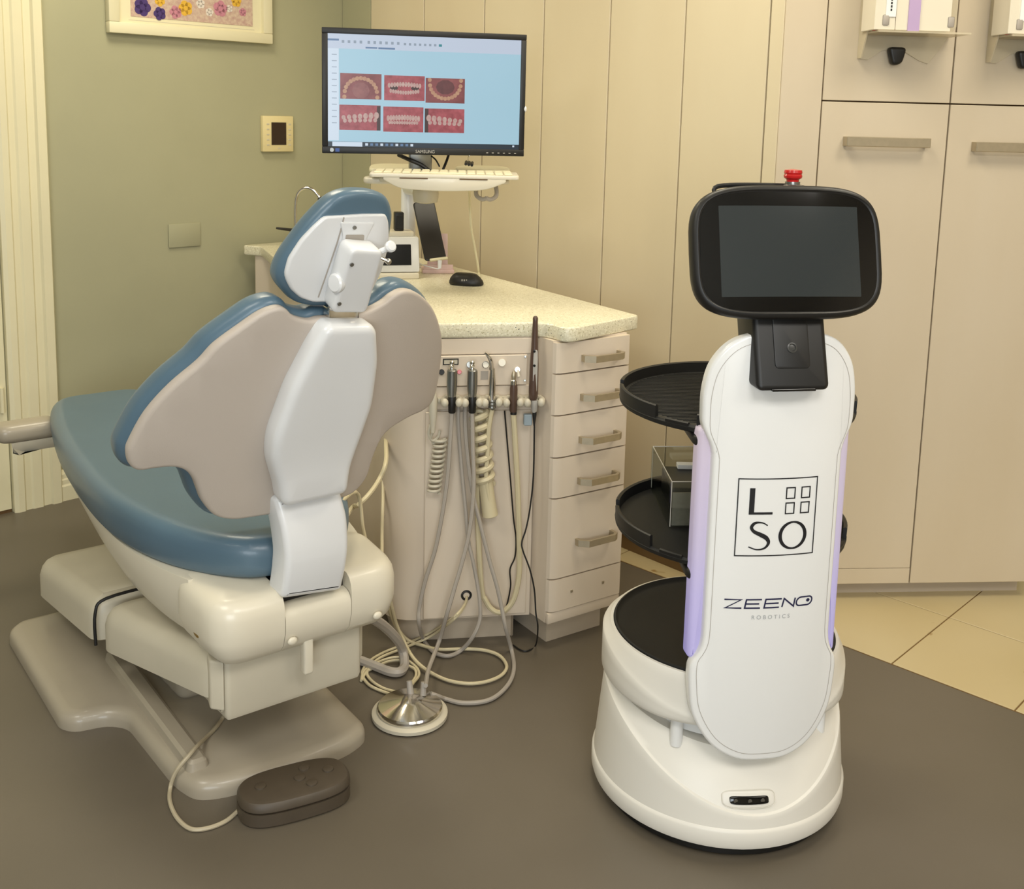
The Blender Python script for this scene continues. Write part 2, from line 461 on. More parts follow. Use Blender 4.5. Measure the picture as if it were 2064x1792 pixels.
# floor tiles beyond the vinyl
V0 = fl(1760, 1325.5); TE = Vector((math.cos(math.radians(-43.5)), math.sin(math.radians(-43.5)), 0)); TN = Vector((-TE.y, TE.x, 0))
TM = frame_m(V0, TE)
def tloc(p): return TM.inverted() @ p
aY = tloc(fl(1909.7, 1245.2)); bX = tloc(fl(1799.2, 1337.8)); cX = tloc(fl(2047.3, 1431.6))
dx = cX.x-bX.x
ft = struct('floor_tiles', box(B(), (-1.1, .0, -.004), (1.9, 2.0, .0008), mtx=TM), M['grout'])
for i in range(-4, 6):
    for (y0, y1) in ((.002, aY.y-.002), (aY.y+.002, aY.y+.60), (aY.y+.604, 2.0)):
        x0 = bX.x+i*dx
        o = link('tile', box(B(), (x0+.002, y0, 0), (x0+dx-.002, y1, .003), .001, 1, TM), M['tile']); o.parent = ft

# ------------------------------------------------------------------ ceiling fixtures
for i, (x, y, s, p, c) in enumerate(LIGHTS):
    t = thing('ceiling_light', ['square ceiling light above the corner of the room', 'square ceiling light above the speckled worktop', 'square ceiling light before the tall cabinets', 'large ceiling light over the left side of the room', 'large ceiling light over the middle of the room', 'large ceiling light over the right side of the room'][i], 'light', (x, y, CEIL))
    f = B()
    h = s/2+.03
    for a in ((-h, -h, h, -h+.03), (-h, h-.03, h, h), (-h, -h+.03, -h+.03, h-.03), (h-.03, -h+.03, h, h-.03)):
        box(f, (a[0], a[1], -.03), (a[2], a[3], 0), .002, 1)
    part('frame', f, M['ceil'], t)
    md = mat('diffuser', tuple(int(255*v) for v in c), .6, emit=1.2)
    part('diffuser', box(B(), (-h+.03, -h+.03, -.012), (h-.03, h-.03, -.004)), md, t)

# ================================================================== TALL CABINETS
s9 = sC(1657, 200)[0]; s10 = .5*(sC(1933, 0)[0]+sC(1832.5, 1178)[0]); s11 = s10+(s10-s9)
zsplit = sC(1660, 203)[1]; zb = .055; zseam = sC(1760, 1146)[1]
ZT = 2.35
def handle_bar(m4, x0, x1, zc, hgt, out=.032):
    b = B(); box(b, (x0, -out, zc-hgt/2), (x1, -out+.008, zc+hgt/2), .0015, 1, m4)
    for xa in (x0, x1-.012): box(b, (xa, -out+.004, zc-hgt/2), (xa+.012, 0, zc+hgt/2), .001, 1, m4)
    return b
for i, (x0, x1) in enumerate(((s9, s10), (s10, s11))):
    org = CM @ Vector((x0, 0, 0))
    t = thing('tall_cabinet', ['tall beige cabinet with the whole bar handle in view, right of the robot', 'tall beige cabinet at the right edge of the photo, handle cut by the frame'][i], 'cabinet', org, math.radians(4.85), 'tall beige cabinets on the right wall')
    part('body', box(B(), (x0-(.12 if i == 0 else 0), .02, .05), (x1, .5, ZT), mtx=CM), M['groove'], t, True)
    part('plinth', box(B(), (x0-(.12 if i == 0 else 0), .05, .0), (x1, .3, .05), mtx=CM), M['kickl'], t, True)
    if i == 0: part('filler_strip', box(B(), (.001, -.001, zb), (x0-.002, .019, ZT), .001, 1, CM), M['lamr'], t, True)
    part('upper_door', box(B(), (x0+.002, 0, zsplit+.002), (x1-.002, .019, ZT), .0012, 1, CM), M['lamr'], t, True)
    if i == 0:
        part('base_strip', box(B(), (x0+.002, 0, zb), (x1-.002, .019, zseam-.0006), .0006, 1, CM), M['lamr'], t, True)
    ld = part('lower_door', box(B(), (x0+.002, -.001*i, (zseam+.0006) if i == 0 else zb), (x1-.002, .019, zsplit-.002), .0012, 1, CM), M['lamr'], t, True)
    ha, hz = sC(1707, 285, .03); hbx, _ = sC(1876, 292, .03)
    if i == 1:
        wdt = hbx-ha; ha, hz = sC(1968, 296, .03); hbx = ha+wdt
    hb = handle_bar(CM, ha, hbx, hz, .027)
    part('handle', hb, M['nickel'], ld, True, 'brushed metal bar handle')

# glove box holders on the upper doors
def holder(dx_, lab1, lab2, lab3):
    o0 = CM @ Vector((sC(1800, 100)[0]+dx_, 0, 1.62))
    t = thing('glove_box_holder', lab1, 'holder', o0, math.radians(4.85), 'glove box holders on the cabinet doors')
    Lm = lambda x, y: (sC(x, y)[0]+dx_, sC(x, y)[1])
    # back plate with a wavy lower edge
    xa, za = Lm(1727, 118); xb, zb_ = Lm(1868, 126); xm, zm = Lm(1798, 108)
    ol = [(xa, za), (xa+.03, za-.003), (xm-.03, zm+.008), (xm, zm+.012), (xm+.03, zm+.008), (xb-.03, zb_+.006), (xb, zb_-.004), (xb+.02, zb_+.02), (xb+.075, zb_+.10), (xb+.075, 2.05), (xa, 2.05)]
    part('back_plate', slab(ol, [(0, -.006), (0, -.001)], fmap=lambda u, v, w_: CM @ Vector((u, w_, v))), M['acr'], t, True)
    sb = slab([(0, za), (-.02, za), (-.12, za+.22), (-.12, 2.05), (0, 2.05)], [(0, 0), (0, .004)], fmap=lambda u, v, w_: CM @ Vector((xa+w_, u-.006, v)))
    part('side_plate', sb, M['acr'], t, True)
    part('shelf_plate', box(B(), (xa+.004, -.125, 1.694), (xb+.06, -.006, 1.699), mtx=CM), M['acr'], t, True)
    kx, kz = Lm(1800, 112)
    kn = slab(rpoly([(kx-.027, kz+.022), (kx+.027, kz+.022), (kx+.016, kz-.024), (kx-.012, kz-.030)], .014), rprof(-.032, -.006, .008), fmap=lambda u, v, w_: CM @ Vector((u, w_, v)))
    part('clamp_knob', kn, M['black'], t, True, 'black rubber clamp knob')
    # the glove carton
    bx0, bz = sC(1762, 58, .12); bx1 = sC(1916, 58, .12)[0]; bx0 += dx_; bx1 += dx_; bz = 1.70
    g = thing('glove_box', lab2, 'box', CM @ Vector(((bx0+bx1)/2, -.07, bz)), math.radians(4.85), 'glove cartons in the holders')
    part('carton', box(B(), (bx0, -.12, bz), (bx1, -.030, bz+.24), .0015, 1, CM), M['cream'], g, True)
    W_ = bx1-bx0
    part('purple_stripe', box(B(), (bx0+W_*.43, -.1235, bz-.0015), (bx0+W_*.58, -.119, bz+.238), mtx=CM), M['purple'], g, True, 'lilac stripe wrapped round the carton')
    st = part('side_label', box(B(), (bx0+W_*.135, -.1225, bz+.035), (bx0+W_*.265, -.119, bz+.236), mtx=CM), M['paper'], g, True)
    dash = B()
    for q_ in range(7): box(dash, (bx0+W_*.19, -.1232, bz+.05+q_*.009), (bx0+W_*.21, -.1224, bz+.056+q_*.009), mtx=CM)
    part('label_print', dash, M['ink'], st, True)
    for xx, hh in ((.10, .013), (.955, .011)):
        part('carton_slot', box(B(), (bx0+W_*xx, -.1230, bz+.012), (bx0+W_*xx+.018, -.119, bz+.040), .003, 2, CM), M['greyh'], g, True)
    part('carton_seam', box(B(), (bx0+W_*.268, -.1206, bz), (bx0+W_*.272, -.119, bz+.238), mtx=CM), M['groove'], g, True)
    bl = B(); box(bl, (bx0+.005, -.100, bz-.001), (bx0+.03, -.094, bz+.001), mtx=CM)
    part('red_mark', bl, M['red'], g, True)
holder(0.0, 'clear glove box holder with dark clamp on the door above the whole handle', 'cream glove carton with a lilac stripe in the left holder', '')
holder(s10-s9+.0, 'clear glove box holder cut off by the right edge of the photo', 'cream glove carton cut off by the right edge of the photo', '')

# ================================================================== WORKTOP ISLAND
WT, WTH = .905, .04
FA, FB_ = Vector((-.28, 2.735, 0)), Vector((.07, 2.80, 0))
FD = (FB_-FA).normalized(); FM = frame_m(FA, FD)
def fp(x, y, off=0.0):
    n = Vector((-FD.y, FD.x, 0)); a = FA-n*off
    return vpl(x, y, a, a+FD)
wtop = [(.357, 2.934), (-.239, 3.848), (-.585, 4.37), (-.765, 4.585), (-1.085, 4.265), (-1.002, 4.228), (-.852, 3.845), (-.43, 3.02), (-.30, 2.735), (-.19, 2.742), (.093, 2.797), (.145, 2.712)]
ol = rpoly(wtop, [.012, .01, .01, .01, .01, .02, .05, .05, .06, .05, .06, .05], 5)
bm = slab(ol, rprof(WT-WTH, WT, .006, 3))
solo('worktop', bm, M['top'], 'speckled cream stone worktop of the angled island', 'worktop', (-.25, 3.4, WT-WTH), smooth=30)

DF = Vector((math.cos(math.radians(34)), math.sin(math.radians(34)), 0)); FL_ = Vector((.122, 2.730, 0))
DM = frame_m(FL_, DF)
dc = thing('delivery_cabinet', 'beige island cabinet with the instrument panel, under the worktop', 'cabinet', (-.25, 3.3, 0))
BL = DM @ Vector((0, .40, 0)); BR = DM @ Vector((.25, .40, 0)); S1 = DM @ Vector((-.004, .085, 0))
cp = [(S1.x, S1.y), (BL.x-.004, BL.y), (BR.x, BR.y+.004), (-.24, 3.78), (-.60, 4.33), (-.765, 4.54), (-1.04, 4.26), (-.965, 4.21), (-.82, 3.86), (-.40, 3.04), (-.325, 2.735)]
ol = rpoly(cp, [.002, .002, .01, .01, .01, .01, .01, .02, .03, .05, .09], 6)
part('body', slab(ol, [(0, .075), (0, WT-WTH)]), M['lamd'], dc, True, smooth=30)
pl = rpoly(cp, [.05, .05, .05, .05, .05, .05, .05, .05, .05, .06, .09], 6)
part('plinth', slab(pl, [(.03, 0), (.03, .075)]), M['kickl'], dc, True, smooth=30)
# front panel board, seams proud of the body
xs, xe = (fp(857, 900)-FA).dot(FD), (S1-FA).dot(FD)-.012
part('front_board', box(B(), (xs, -.006, .082), (xe, .002, .665), .0015, 1, FM), M['lamd'], dc, True)
part('fascia', box(B(), (xs, -.006, .82), (xe, .002, .862), .0015, 1, FM), M['lamd'], dc, True)
# control plate
cx0, cz1 = (fp(868, 716)-FA).dot(FD), fp(880, 716).z; cx1, cz0 = (fp(1060, 772)-FA).dot(FD), fp(1060, 773).z
cpz = part('control_plate', box(B(), (cx0, -.012, cz0), (cx1, -.004, cz1), .0015, 1, FM), M['lamd'], dc, True, 'flush plate with knobs and switches')
part('lower_fascia', box(B(), (xs+.01, -.006, .672), (xe, .002, cz0-.003), .0015, 1, FM), M['lamd'], dc, True)
def disc(x, y, rpx, off0, off1, m, name, parent, lab=None, bev=.0008):
    b = cyl(B(), fp(x, y, off0), fp(x, y, off1), rpx*.00128, seg=18, bev=bev); return part(name, b, m, parent, True, lab)
disc(926, 750, 4.5, .012, .017, M['red'], 'red_button', cpz, 'small red button')
disc(979, 735, 7, .012, .016, M['cream'], 'gauge_knob', cpz)
tb = B(); c_ = fp(979, 735, .0165)
ring = [c_+FD*(.0088*math.cos(a))+Vector((0, 0, .0088*math.sin(a))) for a in [2*PI*k/20 for k in range(21)]]
tube(tb, ring, .0009, 6, 1, False); part('gauge_ring', tb, M['steel'], cpz, True)
disc(1012, 731, 8, .012, .020, M['cream'], 'dial_knob', cpz)
disc(947, 735, 7, .012, .016, M['steel'], 'dial_knob', cpz)
disc(1059, 719, 2.6, .012, .0145, M['steel'], 'screw', cpz); disc(1058, 767, 2.6, .012, .0145, M['steel'], 'screw', cpz)
disc(1043, 745, 6, .012, .018, M['chrome'], 'toggle_switch', cpz)
tb = B(); cyl(tb, fp(1044, 746, .018), fp(1046, 760, .028), .003, .004, 10); part('toggle_lever', tb, M['cream'], cpz, True)
d0, d1 = fp(893, 723, .012), fp(924, 735, .012)
gz = B(); xa, xb = (d0-FA).dot(FD), (d1-FA).dot(FD)
for a in ((xa, d1.z, xb, d1.z+.0025), (xa, d0.z-.0025, xb, d0.z), (xa, d1.z, xa+.0025, d0.z), (xb-.0025, d1.z, xb, d0.z)): box(gz, (a[0], -.014, a[1]), (a[2], -.011, a[3]), mtx=FM)
part('display_frame', gz, M['black'], cpz, True)
part('display_glass', box(B(), (xa+.002, -.013, d1.z+.002), (xb-.002, -.0115, d0.z-.002), mtx=FM), M['creamd'], cpz, True)
disc(890, 750, 6, .012, .018, M['black'], 'key_switch', cpz)
lb = B(); e0, e1 = fp(969, 748, .012), fp(984, 765, .012); box(lb, ((e0-FA).dot(FD), -.0128, e1.z), ((e1-FA).dot(FD), -.0118, e0.z), mtx=FM); part('plate_label', lb, M['greyh'], cpz, True)
# instrument hanger: bar with pairs of prongs
XS = [873, 911, 952, 992, 1035, 1077]
hz = fp(952, 803).z
hg = part('hanger_bar', box(B(), ((fp(880, 803)-FA).dot(FD), -.028, hz-.006), ((fp(1090, 803)-FA).dot(FD), -.006, hz+.009), .004, 2, FM), M['creamd'], dc, True)
for xx in XS[1:]:
    pc = fp(xx, 806, .05)
    for sg in (-1, 1):
        b = B(); p0 = fp(xx, 800, .022)+FD*(sg*.013); p1 = fp(xx, 812, .06)+FD*(sg*.0185)
        tube(b, [p0, (p0+p1)/2+FD*(sg*.006), p1], lambda t: .0065+.003*t, 10, 5)
        ball(b, p1, .0098, 12, (1, 1, 1.25))
        part('prong', b, M['creamd'], hg, True)
gr = B(); c_ = fp(940, 1200, .006)
ring = [c_+FD*(.012*math.cos(a))+Vector((0, 0, .012*math.sin(a))) for a in [2*PI*k/20 for k in range(21)]]
tube(gr, ring, .0035, 8, 1, False); part('grommet', gr, M['black'], dc, True, 'black cable grommet')

# drawer cabinet
DW = .25
dk = thing('drawer_cabinet', 'narrow six-drawer cabinet at the right end of the island', 'cabinet', FL_, math.radians(34))
part('body', box(B(), (0, .018, .078), (DW, .40, WT-WTH)), M['lamd'], dk)
part('plinth', box(B(), (.03, .05, 0), (DW-.03, .38, .078)), M['kickl'], dk)
def dz(x, y): return vpl(x, y, FL_, FL_+DF).z
seams = [WT-WTH-.002]+[dz(1115, y) for y in (757, 841, 926, 1008, 1170)]+[.078]
for i in range(6):
    z1, z0 = seams[i]-.002, seams[i+1]+.002
    if i == 5: z0 = .112
    ol = [(0, .018), (DW, .018), (DW, .004), (DW-.004, 0), (.03, 0), (.014, .002), (.004, .008), (0, .018)][:-1]
    d = part('drawer', slab(ol, [(0, z0), (0, z1)]), M['lamd'], dk)
    if i < 5:
        pys = (713, 790, 874, 955, 1075)[i]
        zz = dz(1215, pys)-.004
        hb = B(); x0, x1 = .085, .205
        sec = [(x0, 0), (x0, -.014), (x0+.020, -.032), (x1-.012, -.032), (x1, -.024), (x1, 0)]
        b2 = B(); pts3 = [Vector((u, v, 0)) for u, v in sec]
        st = stroke(B(), [(p.x, p.y) for p in pts3], .008)
        ex = bmesh.ops.extrude_face_region(st, geom=st.faces[:])
        for e in ex['geom']:
            if isinstance(e, bmesh.types.BMVert): e.co.z += .018
        st.transform(Matrix.Translation((0, 0, zz-.009)))
        part('handle', st, M['nickel'], d, label='flat brushed metal drawer pull', smooth=20)
    else:
        for xx in (.075, .185): part('screw_hole', box(B(), (xx-.004, -.0015, .155), (xx+.004, .001, .163), .0005, 1), M['nickel'], d)
part('drawer_plinth_board', box(B(), (0, .004, .078), (DW, .018, .109), .003, 2), M['lamd'], dk)

# ------------------------------------------------------------------ wall things on the left
s0, z0 = sL(213, 73); s1, z1 = sL(541, 83); zf = (z0+z1)/2
pf = thing('picture_frame', 'white framed floral print hanging on the sage wall', 'picture', LM @ Vector(((s0+s1)/2, 0, zf)), PI/4)
FW = .040; PH = .52
fr = B()
for a in ((s0, zf, s1, zf+FW), (s0, zf+PH-FW, s1, zf+PH), (s0, zf+FW, s0+FW, zf+PH-FW), (s1-FW, zf+FW, s1, zf+PH-FW)): box(fr, (a[0], -.034, a[1]), (a[2], -.002, a[3]), .003, 2, LM)
part('frame', fr, M['trimw'], pf, True)
part('mat_board', box(B(), (s0+FW, -.014, zf+FW), (s1-FW, -.006, zf+PH-FW), mtx=LM), M['trimw'], pf, True)
p0, pz = sL(260, 33); p1, _ = sL(505, 41)
part('mat_line', box(B(), (p0-.008, -.0146, pz-.014), (p1+.008, -.0138, pz-.012), mtx=LM), M['creamd'], pf, True)
pm = mat('print_ground', (206, 186, 164), .7, col2=(184, 150, 140), vscale=90)
pr = part('print', box(B(), (p0, -.0155, pz), (p1, -.013, zf+PH-.1), mtx=LM), pm, pf, True, 'floral print in purple, yellow and pink')
rnd = random.Random(5)
cols = {'purple_flower': (72, 52, 112), 'yellow_flower': (226, 178, 60), 'pink_flower': (198, 132, 148), 'white_flower': (226, 216, 206)}
fm = {k: mat(k, v, .7, var=.15, vscale=200) for k, v in cols.items()}
def flower(px_, py_, rpx, kind, k=5):
    s, z = sL(px_, py_); r = rpx*.0019; b = B(); a0 = rnd.random()*6
    for j in range(k):
        a = a0+2*PI*j/k
        lathe(b, [(0, .0), (r*.55, 0), (r*.55, .0006), (0, .0006)], 12, (r*.55*math.cos(a), r*.55*math.sin(a), 0))
    lathe(b, [(0, 0), (r*.35, 0), (r*.35, .0009), (0, .0009)], 10)
    b.transform(LM @ Matrix.Translation((s, -.0157, z)) @ Matrix.Rotation(PI/2, 4, 'X'))
    part(kind, b, fm[kind], pr, True)
for f in ((283, 15, 16, 'purple_flower'), (318, 28, 12, 'purple_flower'), (318, 2, 10, 'yellow_flower'), (370, 17, 14, 'yellow_flower'), (350, 25, 12, 'pink_flower'), (400, 8, 9, 'white_flower'), (440, 18, 15, 'pink_flower'), (472, 3, 11, 'yellow_flower'), (458, 18, 7, 'white_flower'), (418, 25, 8, 'white_flower'), (485, 25, 8, 'pink_flower'), (410, -18, 13, 'purple_flower'), (300, -25, 13, 'pink_flower'), (360, -25, 11, 'white_flower'), (460, -30, 14, 'yellow_flower')): flower(*f)

s0, z1 = sL(524, 233); s1, z0 = sL(586, 305)
th = thing('thermostat', 'cream wall thermostat with dark screen beside the monitor', 'thermostat', LM @ Vector(((s0+s1)/2, 0, z0)), PI/4)
part('case', box(B(), (s0, -.022, z0), (s1, -.001, z1), .003, 2, LM), mat('ivory_plastic', (226, 210, 158), .4), th, True)
wv, hv = s1-s0, z1-z0
part('screen', box(B(), (s0+wv*.27, -.0235, z0+hv*.19), (s0+wv*.75, -.021, z0+hv*.82), mtx=LM), M['dark'], th, True, 'dark brown display')
for side in (.16, .87):
    for k in range(5): part('button', box(B(), (s0+wv*(side-.04), -.0235, z0+hv*(.17+.145*k)), (s0+wv*(side+.04), -.021, z0+hv*(.21+.145*k)), .0005, 1, LM), M['creamd'], th, True)
part('button', box(B(), (s0+wv*.48, -.0235, z0+hv*.08), (s0+wv*.54, -.021, z0+hv*.11), mtx=LM), M['creamd'], th, True)
s0, z1 = sL(338, 452); s1, z0 = sL(403, 495)
wpt = B(); box(wpt, (s0, -.008, z0), (s1, -.001, z1), .0025, 2, LM @ Matrix.Identity(4))
solo('wall_plate', wpt, M['wall'], 'blank sage cover plate low on the left wall', 'wall plate', LM @ Vector(((s0+s1)/2, 0, z0)))
# ================================================================== DENTAL CHAIR  (local: x across, y towards the feet, z up)
CH = thing('dental_chair', 'blue and cream dental chair seen from behind', 'dental chair', (-.49, 2.2, 0), math.radians(37.5))
# floor base: narrow tongue and wide plate
bp = [(.205, -.03), (.215, .36), (.25, .39), (.34, .40), (.36, .43), (.36, .93), (.33, .97), (-.33, .97), (-.365, .93), (-.365, .42), (-.34, .385), (-.27, .37), (-.235, .33), (-.225, .05), (-.205, -.02), (-.15, -.045), (0, -.065), (.14, -.06)]
ol = rpoly(bp, .035, 4)
base = part('base_plate', slab(ol, [(0, 0), (0, .018), (.004, .030), (.014, .038), (.03, .041)]), M['basep'], CH, smooth=40)
part('base_ridge', slab(rpoly([(-.205, .02), (-.155, .02), (-.150, .62), (-.205, .62)], .02), [(0, .038), (.004, .056), (.012, .062)]), M['basep'], base)
part('pump_box', slab(rpoly([(-.12, .30), (.12, .30), (.14, .8), (-.14, .8)], .03), rprof(.039, .18, .02)), M['basep'], CH)
# far and near lift link covers
def lin2(a, b, t): return a+(b-a)*t
def link_cover(q0, q1, w0, w1, zt0, zt1, th0, th1, rnd_=.03):
    ol = rpoly([(-1, q0), (1, q0), (1, q1), (-1, q1)], [.02, .02, .06, .06], 6)
    def fm_(u, v, w_):
        t = (v-q0)/(q1-q0); return (u, v, lin2(zt0, zt1, t)-(1-w_)*lin2(th0, th1, t))
    ol2 = rpoly([(-w0, q0), (w0, q0), (w1, q1), (-w1, q1)], [.045, .045, .07, .07], 6)
    return slab(ol2, [(.012, 0), (0, .05), (0, .60), (.006, .78), (.018, .92), (.036, 1.0)], cv=frange(q0, q1, 6), fmap=fm_)
part('rear_link_cover', link_cover(.47, 1.02, .265, .270, .275, .19, .115, .11), M['creamd'], CH, smooth=40)
part('front_link_cover', link_cover(-.055, .465, .175, .262, .325, .265, .095, .115), M['creamd'], CH, smooth=40)
gsk = B(); tube(gsk, [(-.263, .467, .16), (-.262, .467, .24), (-.235, .467, .272), (-.1, .467, .276)], .004, 8, 5)
part('gasket', gsk, M['black'], CH, label='black rubber seal between the covers')
bx = slab(rpoly([(-.158, -.080), (.158, -.080), (.165, .06), (-.165, .06)], .012), [(.004, .195), (0, .205), (0, .33), (.006, .345)])
part('rear_box', bx, M['creamd'], CH)
part('rear_box_wing', slab(rpoly([(.158, -.06), (.178, -.05), (.185, .06), (.16, .06)], .006), rprof(.225, .34, .006)), M['creamd'], CH)
part('link_cap', slab(rpoly([(-.182, -.05), (-.160, -.075), (-.155, -.02), (-.172, -.01)], .006), rprof(.215, .325, .006)), M['creamd'], CH)
# rear bumper: rounded housing in three sections with a slot for the back arm
def bumper(sec=None, drop=0.0):
    ol = rpoly([(-.205, -.155), (.222, -.155), (.236, .075), (-.218, .075)], [.075, .075, .065, .065], 8)
    t = slab(ol, [(.050, .335), (.028, .342), (.010, .362), (0, .395), (0, .440), (.004, .458), (.012, .471), (.024, .478)], cu=frange(-.2, .22, 9), cv=frange(-.15, .06, 5), fmap=lambda u, v, w_: (u, v, w_+.06*min(.13, max(0, v+.12))-drop*max(0, (w_-.40)/.08)))
    for c, no in ((sec[0], -1), (sec[1], 1)):
        if c is None: continue
        g = bmesh.ops.bisect_plane(t, geom=t.verts[:]+t.edges[:]+t.faces[:], plane_co=(c, 0, 0), plane_no=(no, 0, 0), clear_outer=True, dist=1e-6)
        bmesh.ops.contextual_create(t, geom=[e for e in g['geom_cut'] if isinstance(e, bmesh.types.BMEdge)])
    return t
part('bumper_housing', bumper((None, -.0615)), M['cream'], CH, smooth=40)
part('bumper_housing', bumper((.0915, None)), M['cream'], CH, smooth=40)
part('bumper_middle', bumper((-.0600, .0900), .035), M['cream'], CH, smooth=40)
part('arm_slot', box(B(), (-.0595, -.118, .43), (.0895, .0, .4625)), M['black'], CH)
rl = slab(rpoly([(-.010, -.137), (.012, -.137), (.012, -.115), (-.010, -.115)], .006), rprof(.275, .36, .006))
part('release_lever', rl, M['cream'], CH)
for rx in (-.045, .155): part('release_button', ball(B(), (rx, -.154, .372), .011, 12, (1, .5, .8)), M['cream'], CH)
bd = slab(superell(.013, .005, 2.4, 24), rprof(0, .002, .001, 2), fmap=lambda u, v, w_: (-.2075-w_*.6, -.05-u, .39+v))
part('badge', bd, mat('badge_brass', (150, 120, 60), .4, .4), CH, label='small oval maker badge')
# cream shroud below the seat
sh = [(-.205, .0), (-.240, .15), (-.256, .35), (-.240, .62), (-.205, .92), (-.14, 1.18), (0, 1.25)]
shf = [(p[0], p[1]) for p in sh]+[(-p[0], p[1]) for p in sh[-2::-1]]
ol = [(v.x, v.y) for v in spline([(a, b, 0) for a, b in shf], 6)]
def shr(u, v, w_):
    t = max(0, min(1, v/1.2)); z0 = lin2(.32, .40, min(1, t*1.4)); return (u, v, lin2(z0, .485-.02*t, w_))
part('seat_shroud', slab(ol, [(.055, 0), (.036, .12), (.018, .40), (.004, .8), (.004, 1)], cv=frange(0, 1.2, 8), fmap=shr), M['cream'], CH, smooth=50)
# seat cushion
sl = [(0, -.092), (-.05, -.090), (-.115, -.062), (-.180, .02), (-.228, .13), (-.258, .26), (-.268, .40), (-.258, .60), (-.232, .85), (-.190, 1.10), (-.145, 1.27), (-.09, 1.335), (0, 1.35)]
full = sl+[(-a, b) for a, b in sl[-2:0:-1]]
ol = [(v.x, v.y) for v in spline([(a, b, 0) for a, b in full], 5, True)]
def seat_map(u, v, w_):
    zz = w_+.035*(u/.27)**2*(1 if w_ > .02 else .3)
    zz += .012*math.exp(-((v+.1)/.15)**2)
    return (u, v, .470+zz)
part('seat_cushion', slab(ol, rprof(0, .088, .04, 6, .03), cu=frange(-.24, .24, 10), cv=frange(-.1, 1.3, 10), fmap=seat_map), M['blue'], CH, smooth=70)
# swing-out rest at the left of the foot end
ar = slab(rpoly([(-.315, 1.19), (-.14, 1.19), (-.14, 1.28), (-.315, 1.28)], .04, 6), rprof(.47, .525, .024, 5))
arm = part('side_rest', ar, M['basep'], CH, label='grey padded rest at the foot end', smooth=60)
part('rest_bracket', slab(rpoly([(-.28, 1.20), (-.10, 1.20), (-.10, 1.27), (-.22, 1.27)], .01), [(.02, .435), (.004, .455), (0, .472)]), M['creamd'], arm)
# backrest: pad, shell, lower and upper arm
TA = math.tan(math.radians(22))
def qback(u, z, off=0.0): return -.115-TA*(z-.67)+.75*u*u+off
LS = [(-.041, 1.069), (-.065, 1.066), (-.097, 1.077), (-.115, 1.093), (-.131, 1.097), (-.156, 1.088), (-.186, 1.064), (-.225, 1.028), (-.248, .994), (-.288, .948), (-.322, .892), (-.342, .832), (-.345, .808), (-.338, .781), (-.323, .770), (-.299, .773), (-.270, .774), (-.247, .765), (-.230, .744), (-.219, .718), (-.206, .687), (-.180, .652), (-.145, .637), (-.102, .635)]
RS = [(.102, .635), (.135, .646), (.155, .675), (.160, .726), (.180, .775), (.240, .795), (.300, .800), (.325, .822), (.322, .877), (.303, .953), (.272, 1.009), (.226, 1.061), (.174, 1.096), (.136, 1.107), (.109, 1.100), (.088, 1.086), (.050, 1.072)]
ol = [(v.x, v.y) for v in spline([(a, b, 0) for a, b in LS+[(0, .634)]+RS+[(0, 1.066)]], 4, True)]
shell_ol = ol
CUU = frange(-.36, .36, 18); CVV = frange(.62, 1.12, 7)
nb = Vector((0, math.cos(math.radians(22)), math.sin(math.radians(22))))
def bmap(u, v, w_): return (u, qback(u, v)+w_, v+.14*w_)
part('backrest_cushion', slab(ol, [(i_-.010, w_) for i_, w_ in rprof(.012, .084, .032, 6, .022)], cu=CUU, cv=CVV, fmap=bmap), M['blue'], CH, smooth=70)
ol = shell_ol
part('back_shell', slab(ol, rprof(-.012, .016, .008, 3), cu=CUU, cv=CVV, fmap=bmap), M['shell'], CH, smooth=60)
# upper arm cover
ua = [(-.078, .680), (-.086, .72), (-.112, .79), (-.116, .84), (-.098, .945), (-.070, 1.03), (-.056, 1.060), (-.044, 1.068), (.044, 1.060), (.058, 1.045), (.078, .975), (.088, .88), (.078, .80), (.066, .735), (.066, .68)]
def umap(u, v, w_):
    q = -.128-TA*(v-.67)-w_-.015*math.exp(-((v-.68)/.06)**2)
    return (u, q, v-.2*w_)
part('upper_arm_cover', slab(rpoly(ua, .02, 4), rprof(-.02, .042, .018, 5), cv=frange(.70, 1.05, 8), cu=(-.05, 0, .05), fmap=umap), M['white'], CH, smooth=50)
la = [(-.078, .683), (-.070, .62), (-.066, .56), (-.070, .47), (.070, .45), (.076, .55), (.076, .62), (.066, .683)]
def lmap(u, v, w_): return (u, -.105-w_+.10*((v-.56)/.1)**2*.06-.015*math.cos((v-.56)*14), v)
part('lower_arm_cover', slab(rpoly(la, .012, 4), rprof(-.02, .055, .014, 4), cv=frange(.47, .68, 8), fmap=lmap), M['white'], CH, smooth=50)
# head rest post
def hb_map(u, z, off): return Vector((u, -.296-math.tan(math.radians(27))*(z-1.08)+off, z))
post = B()
for rr in (-.024, .026):
    tube(post, [hb_map(rr, 1.045, .015), hb_map(rr, 1.10, .015)], .006, 10, 2)
box(post, (-.030, -.288, 1.050), (.034, -.262, 1.088), .003, 2)
part('headrest_post', post, M['chrome'], CH, label='chrome slider post')
